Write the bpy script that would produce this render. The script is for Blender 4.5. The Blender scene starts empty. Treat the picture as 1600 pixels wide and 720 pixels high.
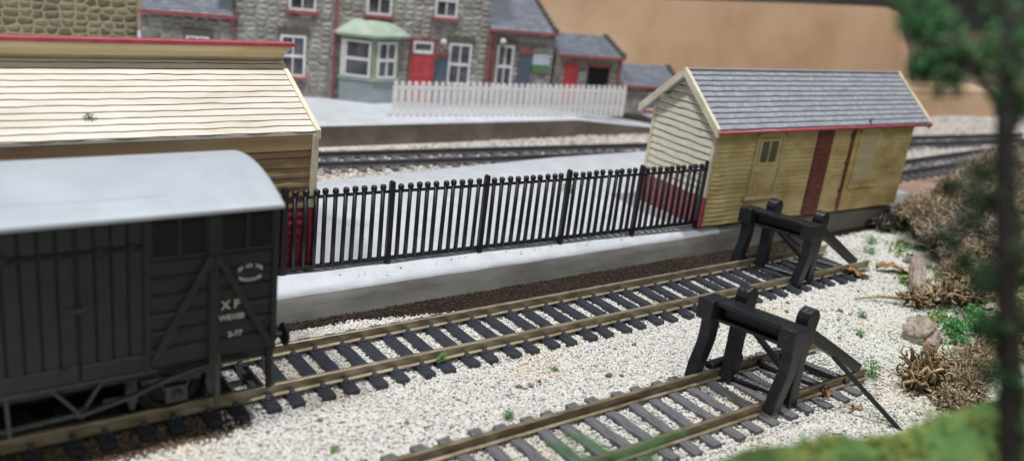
import bpy, math, random
import numpy as np
from mathutils import Vector, Matrix, noise
random.seed(7)
sc = bpy.context.scene
col = sc.collection
PI = math.pi
R = math.radians

# ------------------------------------------------------------------ materials
def new_mat(name):
    m = bpy.data.materials.new(name); m.use_nodes = True
    nt = m.node_tree; b = nt.nodes['Principled BSDF']
    return m, nt, b

def nd(nt, t, **kw):
    n = nt.nodes.new(t)
    for k, v in kw.items(): setattr(n, k, v)
    return n

def c4(c): return (c[0], c[1], c[2], 1)

def ramp(nt, fac, stops):
    r = nd(nt, 'ShaderNodeValToRGB')
    e = r.color_ramp.elements
    e[0].position, e[0].color = stops[0][0], c4(stops[0][1])
    e[1].position, e[1].color = stops[-1][0], c4(stops[-1][1])
    for p, c in stops[1:-1]:
        x = e.new(p); x.color = c4(c)
    nt.links.new(fac, r.inputs[0])
    return r.outputs[0]

def noise_node(nt, scale, detail=4, rough=.55, stretch=None, dist=0):
    tc = nd(nt, 'ShaderNodeTexCoord')
    n = nd(nt, 'ShaderNodeTexNoise')
    n.inputs['Scale'].default_value = scale; n.inputs['Detail'].default_value = detail
    n.inputs['Roughness'].default_value = rough; n.inputs['Distortion'].default_value = dist
    if stretch:
        mp = nd(nt, 'ShaderNodeMapping'); mp.inputs['Scale'].default_value = stretch
        nt.links.new(tc.outputs['Object'], mp.inputs[0]); nt.links.new(mp.outputs[0], n.inputs[0])
    else:
        nt.links.new(tc.outputs['Object'], n.inputs[0])
    return n.outputs[0]

def bump(nt, b, h, strength, dist=.02):
    bp = nd(nt, 'ShaderNodeBump'); bp.inputs['Strength'].default_value = strength
    bp.inputs['Distance'].default_value = dist
    nt.links.new(h, bp.inputs['Height']); nt.links.new(bp.outputs[0], b.inputs['Normal'])

def mix(nt, fac, a, b, mode='MIX'):
    m = nd(nt, 'ShaderNodeMixRGB', blend_type=mode)
    for i, v in ((0, fac), (1, a), (2, b)):
        if isinstance(v, (int, float)): m.inputs[i].default_value = v
        elif isinstance(v, tuple): m.inputs[i].default_value = c4(v)
        else: nt.links.new(v, m.inputs[i])
    return m.outputs[0]

def simple(name, stops, scale=4, rough=.6, metal=0, bmp=.3, bscale=30, bdist=.01, stretch=None, detail=5, spec=.5, speck=None):
    """noise-coloured painted or cast surface"""
    m, nt, b = new_mat(name)
    if not isinstance(stops[0], (list, tuple)) or not isinstance(stops[0][1], (list, tuple)):
        stops = [(.3, tuple(v * .85 for v in stops)), (.7, tuple(min(1, v * 1.12) for v in stops))]
    c = ramp(nt, noise_node(nt, scale, detail, .6, stretch), stops)
    if speck:
        f = ramp(nt, noise_node(nt, speck[0], 2, .5), [(speck[1], (0, 0, 0)), (speck[1] + .05, (1, 1, 1))])
        c = mix(nt, f, c, speck[2])
    nt.links.new(c, b.inputs['Base Color'])
    b.inputs['Roughness'].default_value = rough; b.inputs['Metallic'].default_value = metal
    b.inputs['Specular IOR Level'].default_value = spec
    if bmp: bump(nt, b, noise_node(nt, bscale, 4, .6, stretch), bmp, bdist)
    return m

def attr_mat(name, rough=.85, bmp=0, bscale=20, spec=.3, sss=0):
    m, nt, b = new_mat(name)
    a = nd(nt, 'ShaderNodeAttribute', attribute_name='Col')
    n = noise_node(nt, 9, 3)
    c = mix(nt, 1.0, a.outputs['Color'], ramp(nt, n, [(.25, (.78, .78, .78)), (.75, (1, 1, 1))]), 'MULTIPLY')
    nt.links.new(c, b.inputs['Base Color'])
    b.inputs['Roughness'].default_value = rough
    b.inputs['Specular IOR Level'].default_value = spec
    if bmp: bump(nt, b, noise_node(nt, bscale, 3), bmp, .02)
    return m

def masonry(name, axes, bw, bh, cols, mortar, msize=.02, dist=.12, rough=.9, bmp=.8, off=.5, noise_s=2.0, bdist=.05, squash=1.0):
    """stone, brick or slate: brick texture on two object axes"""
    m, nt, b = new_mat(name)
    tc = nd(nt, 'ShaderNodeTexCoord'); sp = nd(nt, 'ShaderNodeSeparateXYZ'); cb = nd(nt, 'ShaderNodeCombineXYZ')
    nt.links.new(tc.outputs['Object'], sp.inputs[0])
    nt.links.new(sp.outputs['XYZ'.index(axes[0])], cb.inputs[0]); nt.links.new(sp.outputs['XYZ'.index(axes[1])], cb.inputs[1])
    nz = nd(nt, 'ShaderNodeTexNoise'); nz.inputs['Scale'].default_value = noise_s; nz.inputs['Detail'].default_value = 3
    nt.links.new(cb.outputs[0], nz.inputs[0])
    sub = nd(nt, 'ShaderNodeVectorMath', operation='SUBTRACT'); sub.inputs[1].default_value = (.5, .5, .5)
    nt.links.new(nz.outputs['Color'], sub.inputs[0])
    sca = nd(nt, 'ShaderNodeVectorMath', operation='SCALE'); sca.inputs['Scale'].default_value = dist
    nt.links.new(sub.outputs[0], sca.inputs[0])
    add = nd(nt, 'ShaderNodeVectorMath', operation='ADD')
    nt.links.new(cb.outputs[0], add.inputs[0]); nt.links.new(sca.outputs[0], add.inputs[1])
    br = nd(nt, 'ShaderNodeTexBrick'); br.offset = off; br.squash = squash
    br.inputs['Scale'].default_value = 1; br.inputs['Brick Width'].default_value = bw; br.inputs['Row Height'].default_value = bh
    br.inputs['Mortar Size'].default_value = msize; br.inputs['Mortar Smooth'].default_value = .6
    br.inputs['Color1'].default_value = (0, 0, 0, 1); br.inputs['Color2'].default_value = (1, 1, 1, 1); br.inputs['Mortar'].default_value = (.5, .5, .5, 1)
    nt.links.new(add.outputs[0], br.inputs[0])
    base = ramp(nt, br.outputs['Color'], [(0, cols[0]), (.5, cols[1]), (1, cols[2])])
    vn = ramp(nt, noise_node(nt, 7, 5, .65), [(.25, (.62, .62, .62)), (.75, (1.0, 1.0, 1.0))])
    base = mix(nt, 1.0, base, vn, 'MULTIPLY')
    c = mix(nt, br.outputs['Fac'], base, mortar)
    nt.links.new(c, b.inputs['Base Color']); b.inputs['Roughness'].default_value = rough
    inv = nd(nt, 'ShaderNodeMath', operation='MULTIPLY_ADD'); inv.inputs[1].default_value = -1.0
    nt.links.new(br.outputs['Fac'], inv.inputs[0]); nt.links.new(noise_node(nt, 8, 5), inv.inputs[2])
    bump(nt, b, inv.outputs[0], bmp, bdist)
    return m

def cobble(name, sx, sz, cols, mortar, edge=.07, rnd=.62):
    m, nt, b = new_mat(name)
    tc = nd(nt, 'ShaderNodeTexCoord'); sp = nd(nt, 'ShaderNodeSeparateXYZ'); cb = nd(nt, 'ShaderNodeCombineXYZ')
    mp = nd(nt, 'ShaderNodeMapping'); mp.inputs['Scale'].default_value = (1 / sx, 1 / sz, 1)
    nt.links.new(tc.outputs['Object'], sp.inputs[0]); nt.links.new(sp.outputs[0], cb.inputs[0]); nt.links.new(sp.outputs[2], cb.inputs[1]); nt.links.new(cb.outputs[0], mp.inputs[0])
    v1 = nd(nt, 'ShaderNodeTexVoronoi', feature='DISTANCE_TO_EDGE', voronoi_dimensions='2D'); v2 = nd(nt, 'ShaderNodeTexVoronoi', feature='F1', voronoi_dimensions='2D')
    for v in (v1, v2): v.inputs['Scale'].default_value = 1; v.inputs['Randomness'].default_value = rnd; nt.links.new(mp.outputs[0], v.inputs['Vector'])
    sepc = nd(nt, 'ShaderNodeSeparateColor'); nt.links.new(v2.outputs['Color'], sepc.inputs[0])
    base = ramp(nt, sepc.outputs[0], [(0, cols[0]), (.5, cols[1]), (1, cols[2])])
    base = mix(nt, 1.0, base, ramp(nt, noise_node(nt, 5, 5, .65), [(.25, (.55, .55, .55)), (.75, (1, 1, 1))]), 'MULTIPLY')
    f = ramp(nt, v1.outputs['Distance'], [(0, (1, 1, 1)), (edge, (.6, .6, .6)), (edge * 2.2, (0, 0, 0))])
    nt.links.new(mix(nt, f, base, mortar), b.inputs['Base Color']); b.inputs['Roughness'].default_value = .95
    h = ramp(nt, v1.outputs['Distance'], [(0, (0, 0, 0)), (.35, (1, 1, 1))]); h = mix(nt, .35, h, noise_node(nt, 6, 4)); bump(nt, b, h, 1, .13)
    return m

MT = {}
MT['cream'] = simple('cream_paint', [(.25, (.70, .63, .46)), (.5, (.80, .76, .63)), (.75, (.85, .82, .72))], 1.6, .55, bmp=.25, bscale=14, stretch=(.6, 3, 3), speck=(9, .80, (.10, .07, .04)))
MT['seam'] = simple('dirt_in_the_seams', [(.3, (.10, .075, .045)), (.7, (.26, .21, .14))], 3, .9, bmp=0)
MT['seam_grey'] = simple('slate_joint_grey', (.15, .16, .18), 4, .8, bmp=0)
MT['seam_roof'] = simple('grime_between_roof_planks', [(.3, (.08, .065, .05)), (.7, (.24, .21, .17))], 3, .9, bmp=0)
MT['cream_trim'] = simple('cream_trim_paint', [(.3, (.60, .53, .38)), (.7, (.80, .75, .62))], 3, .5, bmp=.3, bscale=25)
MT['roof_cream'] = simple('bleached_roof_paint', [(.25, (.56, .49, .40)), (.5, (.67, .63, .555)), (.75, (.73, .70, .645))], 1.1, .45, bmp=.35, bscale=12, stretch=(.5, 2, 2), speck=(13, .80, (.16, .12, .08)))
MT['grimy'] = simple('grimy_yellow_boards', [(.24, (.34, .21, .07)), (.42, (.70, .53, .23)), (.58, (.90, .74, .38)), (.78, (.92, .82, .52))], .9, .6, bmp=.35, bscale=16, stretch=(.7, 2, 1.4), speck=(9, .76, (.12, .07, .03)))
MT['brownboard'] = simple('brown_stained_boards', [(.25, (.16, .10, .05)), (.5, (.32, .215, .12)), (.75, (.42, .31, .19))], 1.2, .55, bmp=.35, bscale=14, stretch=(.4, 2, 4))
MT['tan_paint'] = simple('weathered_tan_paint', [(.25, (.50, .38, .18)), (.5, (.74, .62, .38)), (.75, (.82, .73, .50))], 1.0, .55, bmp=.3, bscale=12, stretch=(.3, 2, 4), speck=(8, .75, (.06, .035, .02)))  # tan paint with browner patches and dark specks
MT['fascia'] = simple('light_brown_fascia', [(.25, (.30, .19, .10)), (.5, (.48, .33, .19)), (.75, (.58, .43, .27))], .9, .55, bmp=.3, bscale=12, stretch=(.3, 2, 3))
MT['maroon'] = simple('maroon_paint', [(.3, (.17, .018, .035)), (.7, (.34, .05, .075))], 3, .35, bmp=.3, bscale=18)
MT['red'] = simple('red_paint', [(.3, (.36, .055, .08)), (.7, (.50, .11, .14))], 3, .4, bmp=.2, bscale=18)
MT['redhouse'] = simple('dull_red_paint', [(.3, (.24, .06, .065)), (.7, (.36, .12, .125))], 3, .6, bmp=.1)
MT['reddoor'] = simple('bright_red_door_paint', [(.3, (.42, .045, .055)), (.7, (.55, .085, .095))], 3, .6, bmp=.1)
MT['brick'] = masonry('red_brick', 'XZ', .24, .085, [(.20, .05, .045), (.30, .075, .06), (.40, .12, .09)], (.22, .10, .08), .012, .02, .7, .5, noise_s=6, bdist=.02)
MT['brick_y'] = masonry('red_brick_side', 'YZ', .24, .085, [(.30, .035, .06), (.36, .05, .07), (.42, .08, .09)], (.52, .30, .30), .010, .02, .6, .5, noise_s=6, bdist=.02)
SL = [(.31, .33, .38), (.35, .375, .42), (.42, .44, .485)]
MT['slate'] = masonry('grey_roof_slates', 'XZ', .20, .1457, SL, (.20, .22, .26), .008, .015, .6, .6, .5, 9, .02)
MT['slate_house'] = masonry('house_roof_slates', 'XZ', .34, .13, [(.19, .21, .26), (.24, .27, .33), (.31, .34, .41)], (.13, .14, .17), .014, .02, .6, .6, .5, 4, .03)
ST = [(.32, .30, .25), (.46, .435, .37), (.60, .57, .49)]
MT['stone'] = cobble('grey_rubble_stone', .50, .27, [(.31, .30, .275), (.44, .43, .39), (.60, .58, .53)], (.33, .32, .29), .03, .42)
MT['stone_y'] = masonry('grey_rubble_stone_side', 'YZ', .74, .34, ST, (.22, .21, .18), .03, .34, .95, 1.0, .5, 2.2, .12)
MT['stone_tan'] = cobble('tan_cobble_stone', .54, .33, [(.19, .155, .085), (.26, .215, .125), (.35, .295, .18)], (.46, .42, .31), .05, .55)
MT['coping'] = simple('dark_stone_coping', (.13, .12, .10), 3, .9, bmp=.6, bscale=8, bdist=.05)
MT['white'] = simple('white_paint', (.78, .79, .80), 3, .5, bmp=.15)
MT['whiteplastic'] = simple('white_fence_plastic', (.88, .88, .89), 2, .35, bmp=.1)
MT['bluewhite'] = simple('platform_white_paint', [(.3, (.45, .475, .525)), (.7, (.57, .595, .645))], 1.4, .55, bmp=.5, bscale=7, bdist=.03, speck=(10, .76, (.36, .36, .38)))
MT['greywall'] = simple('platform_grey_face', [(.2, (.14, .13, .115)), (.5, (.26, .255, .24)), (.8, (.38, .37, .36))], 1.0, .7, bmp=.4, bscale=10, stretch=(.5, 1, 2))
MT['greydark'] = simple('back_platform_face', [(.3, (.09, .075, .065)), (.7, (.20, .165, .145))], .7, .7, bmp=.3, bscale=6)
MT['black'] = simple('black_plastic', [(.3, (.008, .009, .012)), (.75, (.022, .024, .031))], 4, .29, bmp=.7, bscale=16, bdist=.02, speck=(15, .70, (.10, .10, .11)))
MT['fenceblack'] = simple('black_fence_plastic', (.012, .012, .016), 4, .4, bmp=.3, bscale=30)
MT['sleeper'] = simple('blue_black_sleeper_plastic', [(.3, (.020, .024, .034)), (.75, (.048, .054, .072))], 5, .42, bmp=.7, bscale=14, bdist=.02, stretch=(4, 1, 1))
MT['sleeper_old'] = simple('weathered_grey_sleeper', [(.3, (.060, .060, .068)), (.75, (.19, .19, .205))], 4, .8, bmp=.9, bscale=10, bdist=.025, stretch=(5, .8, 1))
MT['rail'] = simple('nickel_rail_metal', [(.25, (.20, .155, .10)), (.5, (.42, .36, .26)), (.75, (.60, .54, .42))], 2.2, .42, metal=.7, bmp=.2, bscale=18, stretch=(1, 3, 3))
MT['rail_old'] = simple('tarnished_rail_metal', [(.25, (.10, .075, .045)), (.5, (.26, .21, .14)), (.75, (.42, .37, .27))], 2.0, .5, metal=.6, bmp=.2, bscale=18, stretch=(1, 3, 3))
MT['railgrey'] = simple('grey_rail_metal', (.12, .12, .13), 3, .5, metal=.5, bmp=.1)
MT['van'] = simple('dark_grey_green_van_paint', [(.3, (.0045, .0075, .006)), (.7, (.011, .017, .0135))], 3, .6, bmp=.4, bscale=20, speck=(11, .77, (.07, .08, .075)))
MT['vandark'] = simple('louvre_black', (.006, .007, .007), 3, .7, bmp=.1)
MT['vanroof'] = simple('pale_grey_van_roof', [(.3, (.36, .40, .455)), (.7, (.44, .485, .54))], .9, .5, bmp=.25, bscale=6, bdist=.02, speck=(7, .78, (.38, .42, .48)))
MT['vanrod'] = simple('van_underframe_grey', [(.3, (.028, .034, .033)), (.7, (.06, .07, .068))], 5, .6, bmp=.3)
MT['decal'] = simple('white_lettering', (.50, .52, .50), 18, .7, bmp=0)
MT['baygreen'] = simple('pale_green_lead', [(.3, (.26, .34, .26)), (.7, (.42, .50, .42))], 2, .6, bmp=.1)
MT['bayframe'] = simple('sage_green_paint', [(.3, (.24, .32, .20)), (.7, (.40, .47, .34))], 2, .6, bmp=.1)
MT['baygrey'] = simple('bay_base_grey', (.30, .35, .37), 2, .8, bmp=.3)
MT['glass'] = simple('dark_window_glass', [(.35, (.03, .035, .045)), (.65, (.16, .16, .18))], 1.3, .15, bmp=0)
MT['hutglass'] = simple('grey_hut_glass', [(.3, (.10, .10, .10)), (.7, (.20, .19, .17))], 2, .25, bmp=0)
MT['hole'] = simple('dark_interior', (.006, .006, .007), 2, .9, bmp=0)
MT['poster_blue'] = simple('poster_blue', (.09, .12, .17), 2, .6, bmp=0)
MT['poster_green'] = simple('poster_green', (.10, .22, .09), 2, .6, bmp=0)
MT['poster_white'] = simple('poster_pale', (.50, .58, .68), 2, .6, bmp=0)
MT['globe'] = simple('white_globe', (.58, .54, .54), 2, .3, bmp=0)
MT['card'] = simple('brown_cardboard', [(.2, (.50, .33, .20)), (.5, (.66, .46, .30)), (.8, (.74, .55, .38))], .22, .85, bmp=.15, bscale=1.5, bdist=.1, detail=3)
MT['stonechips'] = attr_mat('ballast_chips', .85, .4, 40)
MT['leaf'] = attr_mat('green_scatter', .8)
MT['lichen'] = attr_mat('dried_lichen', .85)
MT['bark'] = simple('dark_bark', [(.3, (.008, .007, .006)), (.7, (.028, .025, .02))], 6, .9, bmp=.8, bscale=12, bdist=.05)
MT['rock'] = simple('tan_rock', [(.25, (.15, .115, .095)), (.5, (.36, .30, .25)), (.8, (.56, .49, .42))], 4, .95, bmp=1, bscale=9, bdist=.08)
MT['root'] = simple('dried_root', [(.3, (.14, .09, .045)), (.7, (.50, .37, .22))], 5, .8, bmp=.8, bscale=12, bdist=.04)
MT['dryleaf'] = simple('dry_orange_leaf', [(.3, (.12, .05, .02)), (.7, (.45, .24, .10))], 6, .7, bmp=.5, bscale=14)

# ------------------------------------------------------------------ mesh helpers
class MB:
    def __init__(s): s.v = []; s.f = []; s.dirt = set(); s.seam = 'seam'
    def add(s, vs, fs):
        o = len(s.v); s.v += [tuple(v) for v in vs]; s.f += [tuple(i + o for i in f) for f in fs]
    def hexa(s, p):  # p: 4 bottom + 4 top
        s.add(p, [(0, 3, 2, 1), (4, 5, 6, 7), (0, 1, 5, 4), (1, 2, 6, 5), (2, 3, 7, 6), (3, 0, 4, 7)])
        return s
    def box(s, x0, x1, y0, y1, z0, z1):
        return s.hexa([(x0, y0, z0), (x1, y0, z0), (x1, y1, z0), (x0, y1, z0), (x0, y0, z1), (x1, y0, z1), (x1, y1, z1), (x0, y1, z1)])
    def prism(s, pts, a0, a1, axis='y'):
        """polygon pts in the plane normal to axis, extruded a0..a1"""
        n = len(pts)
        def P(p, a):
            return {'x': (a, p[0], p[1]), 'y': (p[0], a, p[1]), 'z': (p[0], p[1], a)}[axis]
        s.add([P(p, a0) for p in pts] + [P(p, a1) for p in pts],
              [tuple(range(n))[::-1], tuple(range(n, 2 * n))] + [(i, (i + 1) % n, (i + 1) % n + n, i + n) for i in range(n)])
        return s
    def beam(s, a, b, w, h, up=(0, 0, 1)):
        a = Vector(a); b = Vector(b); d = (b - a).normalized(); up = Vector(up)
        sx = d.cross(up)
        if sx.length < 1e-4: sx = d.cross(Vector((1, 0, 0)))
        sx.normalize(); u = sx.cross(d).normalized(); sx *= w / 2; u *= h / 2
        return s.hexa([a - sx - u, a + sx - u, b + sx - u, b - sx - u, a - sx + u, a + sx + u, b + sx + u, b - sx + u])
    def tube(s, pts, rad, n=8, cap=True):
        pts = [Vector(p) for p in pts]; rr = rad if isinstance(rad, (list, tuple)) else [rad] * len(pts)
        vs = []; fs = []; prev = None
        for i, p in enumerate(pts):
            d = (pts[min(i + 1, len(pts) - 1)] - pts[max(i - 1, 0)]).normalized()
            if prev is None:
                a = d.cross(Vector((0, 0, 1)));
                if a.length < .05: a = d.cross(Vector((1, 0, 0)))
            else: a = prev - d * prev.dot(d)
            a.normalize(); prev = a; b = d.cross(a)
            for k in range(n):
                t = 2 * PI * k / n; vs.append(p + (a * math.cos(t) + b * math.sin(t)) * rr[i])
        for i in range(len(pts) - 1):
            for k in range(n):
                k2 = (k + 1) % n; fs.append((i * n + k, i * n + k2, (i + 1) * n + k2, (i + 1) * n + k))
        if cap: fs += [tuple(range(n))[::-1], tuple(range((len(pts) - 1) * n, len(pts) * n))]
        s.add(vs, fs); return s
    def ball(s, c, r, nu=10, nv=7, sq=(1, 1, 1)):
        vs = [(c[0], c[1], c[2] + r * sq[2])]
        for j in range(1, nv):
            t = PI * j / nv
            for i in range(nu):
                a = 2 * PI * i / nu
                vs.append((c[0] + r * sq[0] * math.sin(t) * math.cos(a), c[1] + r * sq[1] * math.sin(t) * math.sin(a), c[2] + r * sq[2] * math.cos(t)))
        vs.append((c[0], c[1], c[2] - r * sq[2])); fs = []
        for i in range(nu): fs.append((0, 1 + i, 1 + (i + 1) % nu))
        for j in range(nv - 2):
            for i in range(nu):
                a = 1 + j * nu + i; b = 1 + j * nu + (i + 1) % nu; fs.append((a, a + nu, b + nu, b))
        l = len(vs) - 1
        for i in range(nu): fs.append((l, 1 + (nv - 2) * nu + (i + 1) % nu, 1 + (nv - 2) * nu + i))
        s.add(vs, fs); return s
    def lathe(s, c, prof, n=16, axis='x'):
        """prof: list of (along, radius)"""
        vs = []; fs = []
        for a, r in prof:
            for k in range(n):
                t = 2 * PI * k / n; p, q = r * math.cos(t), r * math.sin(t)
                vs.append({'x': (c[0] + a, c[1] + p, c[2] + q), 'y': (c[0] + p, c[1] + a, c[2] + q), 'z': (c[0] + p, c[1] + q, c[2] + a)}[axis])
        m = len(prof)
        for i in range(m - 1):
            for k in range(n): fs.append((i * n + k, i * n + (k + 1) % n, (i + 1) * n + (k + 1) % n, (i + 1) * n + k))
        fs += [tuple(range(n)), tuple(range((m - 1) * n, m * n))]
        s.add(vs, fs); return s
    def build(s, name, mat, parent=None, bevel=0, smooth=False, loc=None, seg=2):
        import bmesh
        me = bpy.data.meshes.new(name); me.from_pydata(s.v, [], s.f)
        bm = bmesh.new(); bm.from_mesh(me); bmesh.ops.recalc_face_normals(bm, faces=bm.faces); bm.to_mesh(me); bm.free()
        me.materials.append(mat if not isinstance(mat, str) else MT[mat])
        if s.dirt:
            me.materials.append(MT[s.seam])
            for i in s.dirt: me.polygons[i].material_index = 1
        if smooth: me.polygons.foreach_set('use_smooth', [True] * len(me.polygons))
        o = bpy.data.objects.new(name, me); col.objects.link(o)
        if parent: o.parent = parent
        if loc: o.location = loc
        if bevel:
            b = o.modifiers.new('bevel', 'BEVEL'); b.width = bevel; b.segments = seg; b.limit_method = 'ANGLE'; b.angle_limit = R(40)
            b.use_clamp_overlap = True
        return o

def tag(o, label=None, cat=None, group=None, kind=None):
    if label: o['label'] = label
    if cat: o['category'] = cat
    if group: o['group'] = group
    if kind: o['kind'] = kind
    return o

def thing(name, label, cat, loc=(0, 0, 0), rz=0, group=None):
    o = bpy.data.objects.new(name, None); col.objects.link(o)
    o.location = loc; o.rotation_euler = (0, 0, rz); o.empty_display_size = .2
    return tag(o, label, cat, group)

def copy_child(src, parent, loc=None):
    c = src.copy(); col.objects.link(c); c.parent = parent
    if loc is not None: c.location = loc
    return c

def lapped(length, rows, P, lip=.05, seg=24, jit=.008, groove=.14):
    """Lapped boards. P(t, s01, out) -> point: t runs up the slope 0..1, s01 along, out = outward offset. length(t)->(s0,s1)"""
    mb = MB()
    for r in range(rows):
        t0, t1 = r / rows, (r + 1) / rows
        a0 = length(t0); a1 = length(t1)
        if a0[1] - a0[0] < .02: continue
        vs = []; k = max(2, seg)
        ph = random.random() * 9
        for i in range(k + 1):
            u = i / k
            s0 = a0[0] + (a0[1] - a0[0]) * u; s1 = a1[0] + (a1[1] - a1[0]) * u
            j = noise.noise(Vector((s0 * 1.7, r * 3.1, 0))) * jit * 2
            jo = noise.noise(Vector((s0 * 2.3, r * 5.7 + ph, 4))) * lip * .35
            dt = t1 - t0; sm = s0 + (s1 - s0) * (1 - groove); jn = noise.noise(Vector((s0 * 1.7, (r + 1) * 3.1, 0))) * jit * 2
            gv = groove * (1 + .6 * noise.noise(Vector((s0 * 1.1, r * 2.7 + ph, 9))))
            vs += [P(t0 + j, s0, -.01), P(t0 + j, s0, lip + jo), P(t0 + j + dt * .25, s0, lip + jo), P(t1 + jn - dt * gv, sm, .006), P(t1 + jn, s1, -.012)]
        fs = []
        for i in range(k):
            o = i * 5
            for q in range(4): fs.append((o + q, o + 5 + q, o + 6 + q, o + 1 + q))
        base = len(mb.f)
        fs += [(0, 1, 2, 3, 4), tuple(k * 5 + e for e in (4, 3, 2, 1, 0))]
        for i in range(k): mb.dirt |= {base + i * 4, base + i * 4 + 3}
        mb.add(vs, fs)
    return mb

# ------------------------------------------------------------------ ground
def sheet(name, pts, z, mat, label=None, cat=None, kind='structure'):
    mb = MB(); mb.add([(p[0], p[1], z) for p in pts], [tuple(range(len(pts)))])
    o = mb.build(name, mat); return tag(o, label, cat, None, kind)

m_base, nt, b = new_mat('brown_baseboard')
c = ramp(nt, noise_node(nt, .4, 5), [(.3, (.20, .13, .10)), (.7, (.36, .25, .20))]); nt.links.new(c, b.inputs['Base Color']); b.inputs['Roughness'].default_value = .9
sheet('ground', [(-150, -60), (260, -60), (260, 200), (-150, 200)], -.06, m_base)
m_bal = simple('ballast_bed', [(.3, (.60, .585, .56)), (.55, (.70, .69, .66)), (.8, (.78, .77, .74))], 8, .95, bmp=1, bscale=14, bdist=.08)
sheet('ballast_bed', [(-10, -14), (45, -14), (45, 2.7), (-10, 2.7)], -.03, m_bal)
m_bal2 = simple('back_ballast_bed', [(.25, (.34, .30, .27)), (.5, (.62, .57, .52)), (.75, (.78, .74, .69))], 3, .95, bmp=1, bscale=7, bdist=.08)
sheet('ballast_bed', [(4, 9), (90, 5.5), (90, 17), (60, 20), (42, 18.5), (4, 19)], -.028, m_bal2)
m_earth = simple('brown_cess_earth', [(.3, (.022, .014, .009)), (.7, (.07, .045, .028))], 9, .95, bmp=1, bscale=12, bdist=.06)
sheet('cess', [(-5, 2.05), (9.8, 2.0), (12.2, 1.55), (14, 1.0), (27.0, 1.0), (28.5, 1.9), (36, 2.2), (36, 2.7), (-5, 2.7)], -.018, m_earth)

# ---- camera maths (only used to decide where loose chips are worth scattering)
CAM = Vector((0, -16.749, 10.012)); F = 1396.8
MR = ((0.8073431, -0.57879432, 0.11486626), (-0.09912294, -0.32491974, -0.94053273), (0.58169732, 0.74794672, -0.3196935))
def in_view(x, y, z, m=140):
    d = (x - CAM.x, y - CAM.y, z - CAM.z)
    q = [sum(r[i] * d[i] for i in range(3)) for r in MR]
    if q[2] < 1: return False
    px, py = 800 + F * q[0] / q[2], 360 + F * q[1] / q[2]
    return -m < px < 1600 + m and -m < py < 720 + m

PHI = (1 + 5 ** .5) / 2
ICO = np.array([(-1, PHI, 0), (1, PHI, 0), (-1, -PHI, 0), (1, -PHI, 0), (0, -1, PHI), (0, 1, PHI), (0, -1, -PHI), (0, 1, -PHI), (PHI, 0, -1), (PHI, 0, 1), (-PHI, 0, -1), (-PHI, 0, 1)]) / 1.902
ICF = np.array([(0, 11, 5), (0, 5, 1), (0, 1, 7), (0, 7, 10), (0, 10, 11), (1, 5, 9), (5, 11, 4), (11, 10, 2), (10, 7, 6), (7, 1, 8), (3, 9, 4), (3, 4, 2), (3, 2, 6), (3, 6, 8), (3, 8, 9), (4, 9, 5), (2, 4, 11), (6, 2, 10), (8, 6, 7), (9, 8, 1)])

def tri_mesh(name, V, T, C, mat, parent=None):
    """V (n,3), T (m,3), C (n,3) colours"""
    me = bpy.data.meshes.new(name)
    me.vertices.add(len(V)); me.vertices.foreach_set('co', V.astype(np.float32).ravel())
    me.loops.add(len(T) * 3); me.loops.foreach_set('vertex_index', T.astype(np.int32).ravel())
    me.polygons.add(len(T)); me.polygons.foreach_set('loop_start', np.arange(0, len(T) * 3, 3, dtype=np.int32))
    me.polygons.foreach_set('loop_total', np.full(len(T), 3, dtype=np.int32))
    me.update(calc_edges=True)
    a = me.attributes.new('Col', 'FLOAT_COLOR', 'POINT')
    a.data.foreach_set('color', np.concatenate([C, np.ones((len(C), 1))], 1).astype(np.float32).ravel())
    me.materials.append(MT[mat] if isinstance(mat, str) else mat)
    o = bpy.data.objects.new(name, me); col.objects.link(o)
    if parent: o.parent = parent
    return o

rng = np.random.default_rng(11)
def chips(name, P, S, C, mat='stonechips', flat=.65, parent=None):
    """irregular stones at P (n,3) with radius S (n) and colour C (n,3)"""
    n = len(P)
    v = ICO[None] * (1 + rng.uniform(-.28, .28, (n, 12, 1)))
    v = v * rng.uniform(.65, 1.35, (n, 1, 3))
    q = rng.normal(size=(n, 4)); q /= np.linalg.norm(q, axis=1, keepdims=True)
    w, x, y, z = q.T
    Rm = np.stack([1 - 2 * (y * y + z * z), 2 * (x * y - z * w), 2 * (x * z + y * w), 2 * (x * y + z * w), 1 - 2 * (x * x + z * z), 2 * (y * z - x * w), 2 * (x * z - y * w), 2 * (y * z + x * w), 1 - 2 * (x * x + y * y)], 1).reshape(n, 3, 3)
    v = np.einsum('nij,nkj->nki', Rm, v) * S[:, None, None]
    v[:, :, 2] *= flat
    v += P[:, None, :]
    T = (ICF[None] + (np.arange(n) * 12)[:, None, None]).reshape(-1, 3)
    return tri_mesh(name, v.reshape(-1, 3), T, np.repeat(C, 12, 0), mat, parent)

def cess_edge(x):
    return np.interp(x, [-5, 8, 9.8, 12.2, 14, 26.5, 28, 30, 36], [2.2, 2.05, 2.0, 1.6, 1.05, 1.05, 1.5, 2.0, 2.2])

def bank_d(x, y): return (x - 20.4) * .585 - (y + 7.4) * .811

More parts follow.
